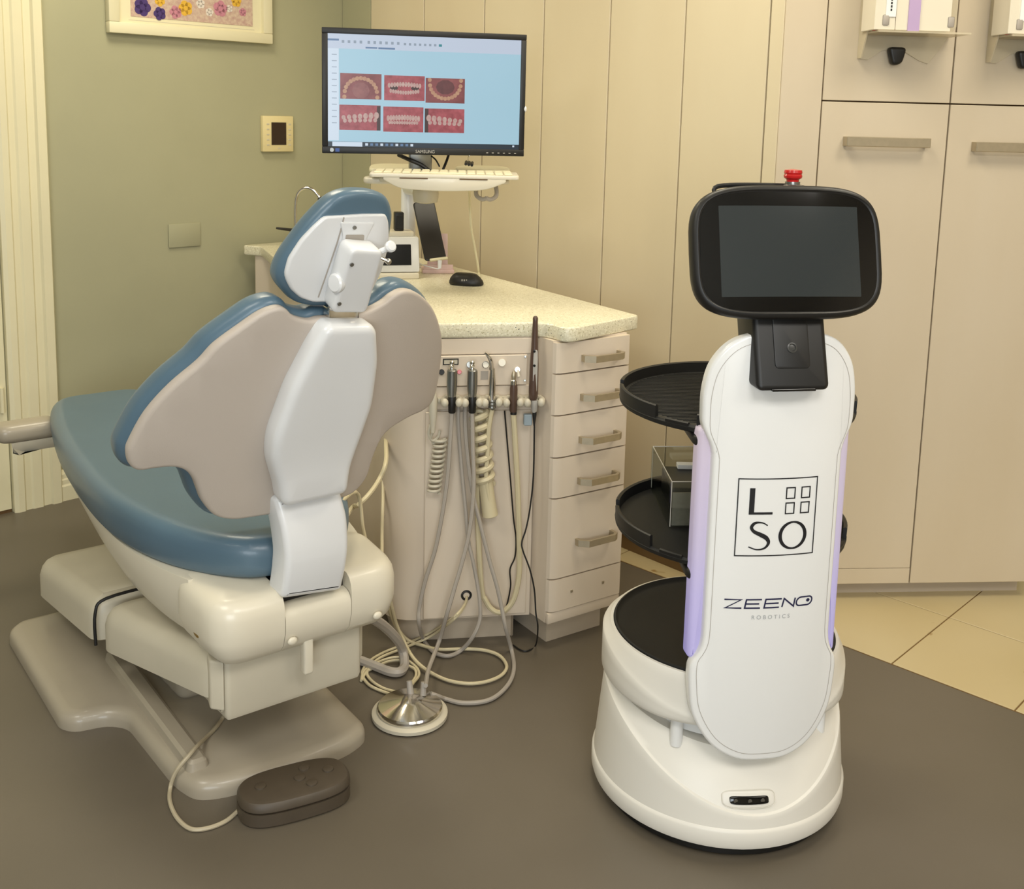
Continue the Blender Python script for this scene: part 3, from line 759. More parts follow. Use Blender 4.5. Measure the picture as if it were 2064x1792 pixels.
# head rest cushion and its white back
hh = [(0, 1.309), (-.045, 1.299), (-.080, 1.262), (-.104, 1.224), (-.122, 1.188), (-.128, 1.158), (-.122, 1.138), (-.106, 1.118), (-.084, 1.098), (-.050, 1.088), (0, 1.086), (.045, 1.092), (.072, 1.105), (.086, 1.145), (.091, 1.185), (.089, 1.225), (.083, 1.266), (.055, 1.299)]
ol = [(v.x, v.y) for v in spline([(a, b, 0) for a, b in hh], 5, True)]
TH = math.tan(math.radians(20))
def hmap(u, v, w_): return (u, -.265-TH*(v-1.08)+1.0*u*u+w_, v+.12*w_)
hc = frange(-.12, .12, 10)
part('headrest_cushion', slab(ol, rprof(-.006, .050, .024, 5, .016), cu=hc, cv=frange(1.08, 1.3, 5), fmap=hmap), M['blue'], CH, smooth=70)
wp = [(-.065, 1.264), (-.081, 1.247), (-.100, 1.222), (-.116, 1.188), (-.119, 1.160), (-.115, 1.147), (-.103, 1.127), (-.084, 1.110), (-.059, 1.100), (-.030, 1.098), (.040, 1.100), (.062, 1.108), (.076, 1.145), (.081, 1.185), (.079, 1.217), (.070, 1.248), (.060, 1.264), (.01, 1.266)]
part('headrest_shell', slab(rpoly(wp, .006, 2), rprof(-.014, .0, .005, 3), cu=hc, fmap=hmap), M['white'], CH, smooth=50)
# seam on the white shell and the clamp housing
sm = B(); tube(sm, [Vector(hmap(-.030, 1.262, -.0145)), Vector(hmap(-.034, 1.215, -.0145)), Vector(hmap(-.052, 1.110, -.0145))], .0013, 6, 3); part('shell_seam', sm, M['greyh'], CH)
def kmap(u, v, w_):
    p = hb_map(u, v, 0); return (p.x, p.y-w_*.9, p.z-w_*.35)
kb = [(-.040, 1.088), (.036, 1.080), (.036, 1.205), (-.034, 1.214)]
hs = part('clamp_housing', slab(rpoly(kb, .014, 5), rprof(-.030, .020, .008, 4), fmap=kmap), M['white'], CH, smooth=50)
part('clamp_bracket', slab(rpoly([(-.030, 1.19), (.028, 1.19), (.024, 1.222), (.036, 1.250), (-.036, 1.254), (-.026, 1.225)], .006), rprof(-.03, -.006, .003, 2), fmap=lambda u, v, w_: hmap(u, v, -w_-.024)), M['white'], CH)
part('bracket_window', slab(rpoly([(-.020, 1.212), (.018, 1.212), (.016, 1.228), (-.022, 1.230)], .003), [(0, -.010), (0, -.005)], fmap=lambda u, v, w_: hmap(u, v, -w_-.024)), M['greyh'], CH)
kn = B(); lathe(kn, [(0, 0), (.017, 0), (.0185, .004), (.0185, .010), (.015, .013), (0, .014)], 20, hb_map(-.032, 1.140, -.004), Matrix.Rotation(math.radians(-90), 4, 'Y') @ Matrix.Rotation(math.radians(14), 4, 'X'), 1, 1.0)
part('knob', kn, M['white'], hs, label='flat white adjusting knob')
kn = B(); lathe(kn, [(0, 0), (.009, 0), (.0108, .003), (.0108, .008), (.008, .011), (0, .0115)], 20, hb_map(.048, 1.205, -.012), Matrix.Rotation(math.radians(70), 4, 'X'))
cyl(kn, hb_map(.034, 1.195, -.005), hb_map(.052, 1.205, -.012), .006, seg=10)
part('knob', kn, M['white'], hs)
cl = B(); cyl(cl, hb_map(.034, 1.185, -.012), hb_map(.050, 1.178, -.020), .004, seg=10); ball(cl, hb_map(.050, 1.178, -.020), .006, 10)
part('clip', cl, M['chrome'], hs)
for (u, v) in ((-.022, 1.262), (-.027, 1.185), (-.031, 1.108)):
    b = B(); p = Vector(kmap(u, v, .020)) if v < 1.25 else Vector(hmap(u+.015, 1.243, -.017)); cyl(b, p, p+Vector((0, -.0025, -.001)), .0038, seg=12); part('screw', b, M['steel'], hs)

# ------------------------------------------------------------------ floor foot controls
def fz(pts, z): return [fl(x, y, z) for x, y in pts]
fc = fl(593, 1592, .03)
FC = thing('foot_control', 'dark brown oval foot control on the floor beside the chair base', 'foot control', (fc.x, fc.y, 0), math.radians(27))
ol = [(.118*math.cos(t)*(1), .070*math.sin(t)*(1+.10*math.cos(2*t))) for t in [2*PI*k/56 for k in range(56)]]
ol = [(math.copysign(abs(a/.118)**.82, a)*.118, math.copysign(abs(b/.075)**.82, b)*.075) for a, b in ol]
part('base', slab(ol, [(.003, 0), (0, .004), (0, .030)]), M['brown'], FC)
tp = part('top_pad', slab([(a*1.0, b*1.0) for a, b in ol], [(.003, .0315), (.0, .035), (.001, .046), (.006, .052), (.014, .054)]), M['brown'], FC)
for (a, b) in ((-.07, .005), (.03, .030), (.012, .0), (.03, -.028), (.075, .004)):
    part('button', lathe(B(), [(0, .0535), (.012, .0535), (.0115, .0565), (.008, .0575), (0, .0577)], 16, (a, b, 0)), M['brown'], tp)
cd = [(500, 1618), (482, 1633), (455, 1655), (420, 1669), (385, 1671), (358, 1650), (343, 1618), (343, 1590)]
pts = [fl(x, y, .005 if k else .012) for k, (x, y) in enumerate(cd)]+[fl(350, 1565, .030), fl(362, 1545, .052), fl(380, 1524, .069), fl(396, 1505, .069), fl(415, 1487, .047), fl(436, 1465, .047), fl(450, 1445, .05), fl(458, 1430, .10)]
part('cord', tube(B(), pts, .0045, 8, 6), M['tanh'], FC, True, 'tan cable looping to the chair base')

pc = fl(826, 1428, .02)
PD = thing('chrome_foot_pedal', 'round chrome foot pedal with pale rubber ring on the floor', 'foot pedal', (pc.x, pc.y, 0))
part('rubber_ring', lathe(B(), [(.04, 0), (.086, 0), (.092, .004), (.092, .012), (.086, .016), (.04, .016)], 48), M['creamd'], PD)
part('chrome_plate', lathe(B(), [(.03, .014), (.076, .014), (.079, .018), (.079, .026), (.076, .030), (.03, .043), (.014, .050), (0, .051)], 48), M['chrome'], PD)
pn = B(); cyl(pn, (0.0, .02, .045), (-.005, .03, .075), .009, .007, 12); cyl(pn, (.03, .025, .04), (.03, .035, .07), .008, .007, 12)
part('hose_connector', pn, M['greyh'], PD)
# ================================================================== SERVICE ROBOT  (local: x to its side, -y forward, z up)
RB = thing('service_robot', 'white tray robot with a dark tablet head', 'robot', (.475, 2.18, 0), math.radians(9))
def ring_surf(prof_fn, n=96):
    t = B(); rings = []
    for k in range(n):
        a = 2*PI*k/n
        phi = (a+PI/2+PI) % (2*PI)-PI         # 0 at the front (-y)
        rings.append([t.verts.new((r*math.cos(a), r*math.sin(a), z)) for r, z in prof_fn(phi)])
    m_ = len(rings[0])
    for k in range(n):
        a, b = rings[k], rings[(k+1) % n]
        for j in range(m_-1): t.faces.new((a[j], b[j], b[j+1], a[j+1]))
    t.faces.new([r[0] for r in rings][::-1]); t.faces.new([r[-1] for r in rings])
    return t
def bump_f(phi, wdt): 
    x = max(0, 1-abs(phi)/wdt); return x*x*(3-2*x)
def low_prof(phi):
    s = bump_f(phi, 1.75); zs = .248-.150*s; rs = .268-.016*(zs-.07)/.18
    out = [(.24, .022), (.262, .024), (.270, .030), (.2725, .038), (.2725, .064), (.2705, .068), (.268, .071)]
    for k in range(1, 5): t = k/5; out.append((.268+(rs-.268)*t, .071+(zs-.007-.071)*t))
    out += [(rs, zs-.006), (rs-.0015, zs-.002), (rs-.006, zs+.001)]
    ri = .205+.028*(1-s)
    z1 = .248-.045*s
    for k in range(1, 6):
        t = k/5; out.append((rs-.006+(ri-(rs-.006))*t, zs+.001+(z1-zs-.001)*(t**.85)))
    return out
part('lower_base', ring_surf(low_prof), M['robotm'], RB, smooth=28)
part('base_skirt_gap', lathe(B(), [(.25, .004), (.25, .024)], 64), M['black'], RB)
def up_prof(phi):
    s = bump_f(phi, 1.9); zu = .352-.088*s; ru = .258
    k_ = .030*bump_f(phi, .95)
    out = [(.21, .262), (.246, .262), (.254, .265), (.2575, .270)]
    z0 = .272
    for k in range(0, 4): t = k/3; out.append((.2585, z0+(max(zu, z0+.004)-z0)*t))
    out.append((.257, max(zu, z0+.004)+.003))
    for k in range(1, 5): t = k/4; out.append((.257-.013*t, max(zu, z0+.004)+.003+(.366-max(zu, z0+.004)-.003)*t))
    out = [(r-k_*max(0, 1-(z-.262)/.09), z) for r, z in out]
    out += [(.242, .369), (.236, .369), (.235, .355)]
    return out
part('upper_base', ring_surf(up_prof), M['robotm'], RB, smooth=28)
part('sensor_slot', lathe(B(), [(.195, .22), (.195, .266)], 64), M['robot'], RB)
for a in (-132, -43):
    a_ = math.radians(a); b = B()
    cyl(b, (.222*math.cos(a_), .222*math.sin(a_), .20), (.222*math.cos(a_), .222*math.sin(a_), .268), .013, seg=20)
    part('slot_post', b, M['robot'], RB)
sb = slab(superell(.054, .015, 4, 40), rprof(-.006, -.0008, .004, 3), cu=frange(-.05, .05, 8), fmap=lambda u, v, w_: (u-.022, -(.2545+w_-1.8*(u-.022)**2-.45*v), .125+v))
part('sensor_surround', sb, M['robotm'], RB)
sn = slab(superell(.039, .0065, 6, 40), rprof(-.004, .0022, .001, 2), cu=frange(-.04, .04, 8), fmap=lambda u, v, w_: (u-.022, -(.2545+w_-1.8*(u-.022)**2-.45*v), .125+v))
so = part('depth_sensor', sn, M['blackg'], RB, label='slim black sensor window')
for u in (-.028, .0, .026):
    lb = lathe(B(), [(0, 0), (.0042, 0), (.0042, .001), (0, .001)], 14, (u-.022, -(.2545+.0022-1.8*(u-.022)**2), .125), Matrix.Rotation(PI/2, 4, 'X'))
    part('lens', lb, M['steel'], so)
# trays
def tray(z, r, name, lab, rim=.026):
    b = lathe(B(), [(0, z-.012), (r-.01, z-.012), (r-.002, z-.008), (r, z), (r-.004, z+.004), (0, z+.004)], 72)
    o = part(name, b, M['blackt'], RB, label=lab, smooth=30)
    arcs = ((20, 160, rim), (168, 210, rim), (216, 228, rim*.25), (232, 308, rim), (312, 324, rim*.25), (330, 372, rim))
    for a0, a1, h in arcs:
        t = B(); n = max(4, int((a1-a0)/4)); rg = []
        for k in range(n+1):
            a = math.radians(a0+(a1-a0)*k/n); c, s = math.cos(a), math.sin(a)
            rg.append([t.verts.new((rr*c, rr*s, zz)) for rr, zz in ((r-.001, z-.006), (r, z+h), (r-.003, z+h+.002), (r-.008, z+h), (r-.009, z))])
        for p, q in zip(rg, rg[1:]):
            for j in range(4): t.faces.new((p[j], q[j], q[j+1], p[j+1]))
            t.faces.new((p[4], q[4], q[0], p[0]))
        t.faces.new(rg[0]); t.faces.new(rg[-1][::-1])
        part('tray_rim', t, M['black'], o)
    return o
tt = tray(.868, .243, 'top_tray', 'black ribbed top tray')
rb_ = B()
for k in range(46):
    y = -.225+k*.010; x_ = math.sqrt(max(0, .225**2-y*y))
    if x_ > .01: box(rb_, (-x_, y, .8715), (x_, y+.003, .8735))
part('tray_ribs', rb_, M['blackt'], tt)['kind'] = 'stuff'
tray(.600, .242, 'middle_tray', 'black middle tray under the clear box')
part('bottom_tray', lathe(B(), [(0, .352), (.232, .352), (.2345, .356), (.2345, .372), (.231, .373), (.228, .366), (.222, .362), (0, .362)], 72), M['blackt'], RB, label='round black mat on the base')
for z in (.868, .600):
    b = slab(rpoly([(-.16, -.215), (.16, -.215), (.14, -.04), (-.14, -.04)], .03), rprof(z-.032, z-.011, .008))
    part('tray_bracket', b, M['black'], RB)
# upright column with light strips behind the front cover
def colmap(u, v, w_): return (u, -(w_-.35*u*u), v)
col = rpoly([(-.125, .30), (-.125, .95), (-.10, 1.030), (.10, 1.030), (.125, .95), (.125, .30), (.10, .26), (-.10, .26)], .05, 6)
part('column', slab(col, rprof(.150, .216, .012, 3), cu=frange(-.15, .15, 8), fmap=colmap), M['robot'], RB)
lm = bpy.data.materials.new('light_strip'); lm.use_nodes = True; nt = lm.node_tree; pb = nt.nodes['Principled BSDF']
tc = nt.nodes.new('ShaderNodeTexCoord'); sx = nt.nodes.new('ShaderNodeSeparateXYZ'); mr = nt.nodes.new('ShaderNodeMapRange'); rp = nt.nodes.new('ShaderNodeValToRGB')
mr.inputs[1].default_value = .41; mr.inputs[2].default_value = .88
nt.links.new(tc.outputs['Object'], sx.inputs[0]); nt.links.new(sx.outputs['Z'], mr.inputs[0]); nt.links.new(mr.outputs[0], rp.inputs[0])
rp.color_ramp.elements[0].color = lin((150, 146, 250)); rp.color_ramp.elements[1].color = lin((212, 190, 190))
e = rp.color_ramp.elements.new(.28); e.color = lin((168, 160, 244)); e = rp.color_ramp.elements.new(.5); e.color = lin((190, 178, 218))
nt.links.new(rp.outputs[0], pb.inputs['Emission Color']); pb.inputs['Emission Strength'].default_value = .34
pb.inputs['Base Color'].default_value = lin((176, 168, 186)); pb.inputs['Roughness'].default_value = .35
for sg in (-1, 1):
    ols = rpoly([(sg*.100, .405), (sg*.1515, .412), (sg*.1515, .872), (sg*.125, .885), (sg*.100, .885)], .008)
    part('light_strip', slab(ols, rprof(.186, .2245, .010, 4), cu=(), fmap=colmap), lm, RB, label='lilac glowing side strip')
# front cover
def cov(u, v, w_): return (u, -(.252-1.05*u*u+w_), v)
cvl = [(0, .208), (-.055, .213), (-.105, .243), (-.140, .30), (-.1495, .36), (-.1505, .392), (-.1475, .408), (-.140, .421), (-.133, .436), (-.129, .456), (-.128, .49), (-.128, .65), (-.128, .81), (-.129, .832), (-.134, .850), (-.142, .867), (-.1485, .884), (-.1505, .905), (-.1495, .955), (-.137, 1.005), (-.105, 1.045), (-.06, 1.062), (0, 1.066)]
full = cvl+[(-a, b) for a, b in cvl[-2:0:-1]]
colo = []
P_ = [(a, b, 0) for a, b in full]
colo = [(v.x, v.y) for v in spline(P_, 5, True)]
CUT = frange(-.15, .15, 14)
fc_ = part('front_cover', slab(colo, rprof(-.024, 0, .006, 4, .003), cu=CUT, fmap=cov), M['robot'], RB, smooth=40, label='white curved front cover')
# thin seam line inset on the cover
sml = B(); pts2 = [(a*.915, (b-.637)*.965+.637) for a, b in colo]
stroke(sml, pts2, .0009, 0, True)
for v in sml.verts: v.co = Vector(cov(v.co.x, v.co.y, .0006))
part('cover_seam', sml, M['greyh'], fc_)
# logo: framed letters and four small squares
def cover_put(bm_, name, m, parent, ox=0.0, oz=0.0, off=.0008, lab=None):
    for c in frange(-.12, .12, 16):
        bmesh.ops.bisect_plane(bm_, geom=bm_.verts[:]+bm_.edges[:]+bm_.faces[:], plane_co=(c-ox, 0, 0), plane_no=(1, 0, 0), dist=1e-6)
    for v in bm_.verts: v.co = Vector(cov(v.co.x+ox, v.co.y+oz, off))
    return part(name, bm_, m, parent, label=lab)
LZ = .709; LX = -.002
g = B(); stroke(g, [(-.078, -.076), (.078, -.076), (.078, .076), (-.078, .076)], .0022, 0, True)
lg = cover_put(g, 'logo_frame', M['ink'], fc_, LX, LZ, lab='thin black square logo outline')
g = B(); quad(g, -.056, .006, -.046, .058); quad(g, -.046, .006, -.010, .0105)
cover_put(g, 'logo_letter', M['ink'], lg, LX, LZ)
for cx_ in (.024, .055):
    for cy_ in (.017, .047):
        g = B(); stroke(g, [(cx_-.0085, cy_-.0105), (cx_+.0085, cy_-.0105), (cx_+.0085, cy_+.0105), (cx_-.0085, cy_+.0105)], .0024, 0, True)
        cover_put(g, 'logo_square', M['ink'], lg, LX, LZ)
S_ = spline([(-.018, -.016, 0), (-.028, -.0105, 0), (-.042, -.0105, 0), (-.049, -.019, 0), (-.044, -.0275, 0), (-.031, -.034, 0), (-.019, -.041, 0), (-.0145, -.051, 0), (-.022, -.061, 0), (-.037, -.0635, 0), (-.053, -.058, 0)], 6)
n_ = len(S_); wd = [.0022+.0062*math.exp(-((k/(n_-1)-.55)/.22)**2)+.003*math.exp(-((k/(n_-1)-.25)/.1)**2) for k in range(n_)]
g = B(); stroke(g, [(p.x, p.y) for p in S_], wd); cover_put(g, 'logo_letter', M['ink'], lg, LX, LZ)
pO = [(.0335+.0255*math.cos(2*PI*k/48), -.037+.0262*math.sin(2*PI*k/48)) for k in range(48)]
wd = [.0034+.0036*abs(math.cos(2*PI*k/48)) for k in range(48)]
g = B(); stroke(g, pO, wd, 0, True); cover_put(g, 'logo_letter', M['ink'], lg, LX, LZ)
# wordmark
ZZ = .536; wk = .0030
def wm(strokes, m=M['inkb'], name='wordmark_letter'):
    g = B()
    for s in strokes:
        if s[-1] == 'c': stroke(g, s[:-1], wk, 0, True)
        else: stroke(g, s, wk)
    return cover_put(g, name, m, fc_, -.008, ZZ)
wm([[(-.086, .0085), (-.054, .0085), (-.084, -.0085), (-.053, -.0085)]])
wm([[(-.014, .0085), (-.044, .0085), (-.047, -.0085), (-.017, -.0085)], [(-.045, 0), (-.019, 0)]])
wm([[(.026, .0085), (-.006, .0085), (-.009, -.0085), (.021, -.0085)], [(-.007, 0), (.020, 0)]])
wm([[(.027, -.0085), (.031, .0085), (.051, -.0085), (.054, .0085)]])
oo = rrect(.057, -.0085, .090, .0085, .0082, 6); oo = [(a+b*.2, b) for a, b in oo]
wm([oo+['c']])
g = B(); g.faces.new([g.verts.new((.0815+.0038*math.cos(2*PI*k/16), .001+.0034*math.sin(2*PI*k/16), 0)) for k in range(16)])
cover_put(g, 'wordmark_dot', M['inkb'], fc_, -.008, ZZ)
tx = text_bm('R O B O T I C S', .0115); cover_put(tx, 'subtitle', M['inkl'], fc_, -.002, .508, lab='small pale lettering under the wordmark')
# neck and head
NS = .34
nk = slab(rrect(-.072, .964, .068, 1.105, .012, 4), rprof(.20, .292, .010, 3), fmap=lambda u, v, w_: (u, -w_+NS*(v-.962), v))
part('neck', nk, M['black'], RB, smooth=40)
pnl = part('camera_plate', slab(rrect(-.036, 1.004, .032, 1.10, .008, 4), rprof(.288, .2945, .002, 2), fmap=lambda u, v, w_: (u, -w_+NS*(v-.962), v)), M['black'], RB)
part('camera_lens', lathe(B(), [(.0, 0), (.0095, 0), (.0095, .003), (.007, .0035), (.0055, .001), (0, .0015)], 24, (-.002, -.2935+NS*.078, 1.040), Matrix.Rotation(PI/2-.33, 4, 'X')), M['lens'], pnl, label='round lens in the neck')
part('neck_slot', slab(rrect(-.045, .964, .04, .969, .002), rprof(.286, .2925, .001, 2), fmap=lambda u, v, w_: (u, -w_+NS*(v-.962), v)), M['blackg'], RB)
tl = math.radians(15); HC = Vector((-.005, -.238, 1.213)); HCt, HSt = math.cos(tl), math.sin(tl)
def hd(u, v, w_):   # u across, v up the face, w out of the face
    wv_ = w_-.35*u*u
    return (HC.x+u, HC.y-wv_*HCt+v*HSt, HC.z+v*HCt+wv_*HSt)
HO = superell(.184, .124, 4.0, 64)
hs_ = part('head_shell', slab(HO, [(.05, -.070), (.03, -.064), (.012, -.045), (.002, -.02), (0, -.005), (.001, .004), (.005, .010), (.010, .011), (.013, .008)], cu=frange(-.17, .17, 10), fmap=hd), M['black'], RB, smooth=50)
part('screen_glass', slab(superell(.170, .110, 4.4, 64), [(0, .004), (0, .0085)], cu=frange(-.16, .16, 10), fmap=hd), M['blackg'], hs_, label='glossy black tablet front')
dsp = part('display', slab(rrect(-.134, -.083, .134, .084, .001, 1), [(0, .0085), (0, .0092)], cu=frange(-.13, .13, 10), fmap=hd), M['slate'], hs_, label='dark grey idle display')
hn = B(); tube(hn, [hd(-.12, .112, -.045), hd(-.115, .130, -.045), hd(-.04, .133, -.045), hd(.05, .130, -.045), hd(.065, .115, -.045)], .0045, 8, 5)
part('top_handle', hn, M['black'], hs_)
bc = Vector(hd(.030, .124, -.045))
eb = part('stop_button_base', lathe(B(), [(.022, -.01), (.022, .006), (.018, .010), (.014, .011), (.014, .016), (0, .016)], 28, bc), M['steel'], RB)
part('stop_button', lathe(B(), [(.011, .014), (.012, .02), (.0165, .023), (.0175, .027), (.0160, .030), (.0172, .033), (.0160, .038), (0, .040)], 28, bc), M['red'], eb, label='red emergency stop button')

# clear box on the middle tray
b0 = Vector((.342, 2.128, .607)); b1 = Vector((.333, 2.365, .607)); ex_ = Vector((.17, .012, 0)); ht = .098
AB = thing('acrylic_box', 'open clear acrylic box on the middle robot tray', 'box', b0)
def wallq(a, d, t=.003, h0=0.0, h1=ht):
    n = Vector((-d.y, d.x, 0)).normalized()*t; b = B()
    pts = [a, a+d, a+d+n, a+n]
    v0 = [b.verts.new(p+Vector((0, 0, h0))) for p in pts]; v1 = [b.verts.new(p+Vector((0, 0, h1))) for p in pts]
    b.faces.new(v0[::-1]); b.faces.new(v1)
    for k in range(4): b.faces.new((v0[k], v0[(k+1) % 4], v1[(k+1) % 4], v1[k]))
    return b
edge = mat('acrylic_edge', (214, 208, 196), .3)
part('front_wall', wallq(b0, ex_), M['glass'], AB, True); part('back_wall', wallq(b1, ex_), M['glass'], AB, True)
part('side_wall', wallq(b0, b1-b0), M['glass'], AB, True); part('side_wall', wallq(b0+ex_, b1-b0), M['glass'], AB, True)
eg = B(); T = Vector((0, 0, ht))
for a, c in ((b0, b0+ex_), (b1, b1+ex_), (b0, b1), (b0+ex_, b1+ex_)): tube(eg, [a+T, c+T], .0011, 6, 1, False)
for a in (b0, b1): tube(eg, [a, a+T], .0009, 6, 1, False)
part('bright_edges', eg, edge, AB, True)
frost = mat('frosted_insert', (176, 166, 154), .6, var=.2, vscale=120)
part('frosted_front', wallq(b0+Vector((.004, .004, 0)), ex_*.95, .004, .001, .072), frost, AB, True, 'frosted lower half of the front')
ins_ = thing('dark_case', 'dark flat case with white strips lying inside the clear box', 'case', b0+Vector((.09, .15, 0)))
part('case_body', slab(rrect(.352, 2.20, .492, 2.350, .01), rprof(.608, .665, .006)), M['black'], ins_, True)
part('white_strip', box(B(), (.385, 2.325, .6655), (.49, 2.348, .676), .001, 1), M['paper'], ins_, True)
part('white_tab', box(B(), (.412, 2.255, .6645), (.46, 2.275, .670), .001, 1), M['paper'], ins_, True)
# ================================================================== INSTRUMENTS ON THE HANGER
PXM = .00138
def hose(name, pts, r, m, lab, cat='hose', grp=None, n=6):
    P0 = pts[0]; b = tube(B(), pts, r, 8, n)
    return solo(name, b, m, lab, cat, tuple(P0), grp)
def axis_pts(x, ys, off=.05, dx=0.0): return [fp(x+dx*(y-ys[0]), y, off) for y in ys]
def turned(spec, x, off=.05):
    "spec: list of (y_px, r_px) -> revolved body along the vertical line at x"
    b = B(); p = [fp(x, y, off) for y, _ in spec]; z0 = p[-1].z
    lathe(b, [(0, p[-1].z-z0)]+[(r*PXM, q.z-z0) for (y, r), q in zip(spec[::-1], p[::-1])]+[(0, p[0].z-z0)], 20, (p[0].x*.5+p[-1].x*.5, p[0].y*.5+p[-1].y*.5, z0))
    return b
def instr(name, lab, x, y):
    q = fp(x, y, .05); return thing(name, lab, 'instrument', q)
for x, lab in ((911, 'grey metal air motor, left of the pair on the hanger'), (952, 'grey metal air motor, right of the pair on the hanger')):
    t = instr('air_motor', lab, x, 832); t['group'] = 'air motors on the hanger'
    part('chuck', turned([(727, 3), (729, 5), (733, 5), (734, 3.5), (737, 5), (739, 4), (742, 5), (746, 5)], x), M['chrome'], t, True)
    part('barrel', turned([(745, 8), (747, 9.5), (770, 10), (785, 9.5), (799, 8)], x), M['steel'], t, True)
    part('collar', turned([(799, 7), (800, 7.5), (830, 7), (832, 6)], x), M['black'], t, True)
t = instr('air_water_syringe', 'silver syringe with a bent tip on the hanger', 992, 826)
part('tip', tube(B(), [fp(977, 711, .05), fp(984, 718, .05), (fp(989.5, 729, .05)), fp(991, 745, .05)], lambda k: (2.2+2.6*k)*PXM, 10, 6), M['chrome'], t, True)
part('barrel', turned([(742, 4.5), (750, 5), (770, 6.5), (806, 6.5)], 992), M['chrome'], t, True)
part('grip', turned([(805, 6.5), (808, 7.5), (811, 6.5), (814, 7.5), (817, 6.5), (821, 7.5), (825, 5)], 992), M['steel'], t, True)
t = instr('suction_handpiece', 'short brown-grey suction handpiece on the hanger', 1035, 835)
part('fork_tip', turned([(748, 2), (752, 4), (758, 5), (764, 4.5), (767, 3)], 1035.5), M['nickel'], t, True)
part('ring', turned([(765, 4), (767, 6), (775, 6.5)], 1035), M['chrome'], t, True)
part('barrel', turned([(775, 6.5), (785, 7.5), (826, 7.5), (830, 6.5)], 1035), M['wand'], t, True)
part('collar', turned([(829, 6), (835, 6.2)], 1035), M['black'], t, True)
t = instr('intraoral_camera', 'long brown camera wand at the right end of the hanger', 1077, 860)
part('body', turned([(637, 2), (638.5, 4), (642, 5.2), (648, 5.0), (700, 6.8), (735, 8.6), (790, 9.2), (800, 8.6), (806, 6)], 1077), M['wand'], t, True)
inl = slab(superell(4.6*PXM, 47*PXM, 5, 32), rprof(0, .0035, .0015, 2), fmap=lambda u, v, w_: tuple(fp(1077, 752, .05)+FD*u+Vector((0, 0, v))+Vector((FD.y, -FD.x, 0))*(.0085+w_+.02*v)))
ip = part('silver_inlay', inl, M['silver'], t, True)
for y in (708, 737): part('button', lathe(B(), [(0, 0), (.0035, 0), (.0035, .002), (0, .0025)], 14, fp(1077, y, .064), Matrix.Rotation(PI/2, 4, 'X')), M['blackg'], ip, True)
part('connector', turned([(806, 7), (812, 7), (828, 5.5), (831, 4)], 1077), M['silver'], t, True)
part('strain_relief', turned([(830, 4.2), (836, 4), (858, 1.6)], 1077), M['black'], t, True)
t = instr('saliva_ejector', 'beige handpiece with coiled cord at the left end of the hanger', 873, 870)
part('barrel', turned([(790, 5), (800, 7), (830, 8), (850, 6), (872, 4)], 873), M['creamd'], t, True)

# hoses; hanging ones run just before the cabinet face, the rest lies on the floor
def on(pts, o0=.05, o1=.05): 
    n_ = len(pts); return [fp(x, y, o0+(o1-o0)*i/(n_-1)) for i, (x, y) in enumerate(pts)]
def flo(pts, z=.006): return [fl(x, y, z) for x, y in pts]
hose('handpiece_hose', on([(911, 832), (908, 880), (900, 980), (880, 1096), (857, 1171), (845, 1227), (845, 1258)], .05, .07)+flo([(854, 1290), (874, 1314), (903, 1322), (929, 1311)], .008)+on([(952, 1285), (967, 1250), (967, 1212), (961, 1171), (952, 1125), (944, 1090), (938, 1023), (930, 940), (924, 860), (924, 808)], .07, .02), .0056, M['greyh'], 'grey hose of the left air motor, hanging in a deep loop')
hose('handpiece_hose', on([(952, 832), (953, 900), (955, 980), (947, 1067), (932, 1131), (915, 1189), (900, 1241)], .05, .10)+[fl(886, 1290, .05), fl(874, 1322, .04), fl(863, 1352, .05), fl(858, 1382, .07)], .0056, M['greyh'], 'grey hose from the right air motor down to the chrome pedal')
hose('pedal_hose', on([(938, 808), (938, 860), (945, 940), (955, 1003), (967, 1052), (987, 1131), (1002, 1183), (1012, 1229), (1019, 1264)], .02, .09)+flo([(1031, 1310), (1036, 1345), (1028, 1374), (1005, 1400), (976, 1414), (932, 1417), (898, 1409)], .007)+[fl(884, 1404, .022), fl(868, 1398, .034)], .0056, M['greyh'], 'grey hose running from the hanger round the floor to the pedal')
hose('suction_hose', on([(1035, 834), (1040, 920), (1044, 1000), (1047, 1125), (1045, 1168), (1036, 1206), (1022, 1227), (1007, 1235), (990, 1227), (978, 1209), (971, 1189), (965, 1100), (961, 960), (958, 860), (958, 808)], .05, .015), .0074, M['creamh'], 'cream suction hose hanging in a long loop')
hose('syringe_hose', on([(992, 826), (985, 867), (983, 911), (980, 957), (984, 999), (988, 1022)], .05, .045), .0062, M['creamh'], 'cream hose of the bent syringe ending in the coiled sleeve')
hose('camera_cable', on([(1077, 857), (1075, 960), (1068, 1026), (1060, 1067), (1052, 1092), (1054, 1110), (1068, 1148), (1077, 1189), (1080, 1235), (1084, 1264)], .05, .11)+flo([(1080, 1300), (1066, 1311), (1051, 1311), (1034, 1300)], .004), .0022, M['black'], 'thin black cable of the camera wand reaching the floor', 'cable')
hose('black_cable', on([(1017, 828), (1022, 887), (1029, 969), (1035, 1044), (1040, 1085), (1038, 1122), (1028, 1148), (1029, 1183), (1019, 1227), (1005, 1240)], .02, .03), .0021, M['black'], 'thin black cable behind the cream suction hose', 'cable')
def coil(x0, y0, x1, y1, rad, turns, off, pitch_n=14):
    a, b = fp(x0, y0, off), fp(x1, y1, off); ax = (b-a); u = FD.copy(); v = ax.normalized().cross(u).normalized(); u = v.cross(ax.normalized())
    return [a+ax*(k/(turns*pitch_n))+u*(rad*math.cos(2*PI*k/pitch_n))+v*(rad*math.sin(2*PI*k/pitch_n)) for k in range(turns*pitch_n+1)]
ends = on([(873, 868), (868, 882), (872, 893)], .05, .03)
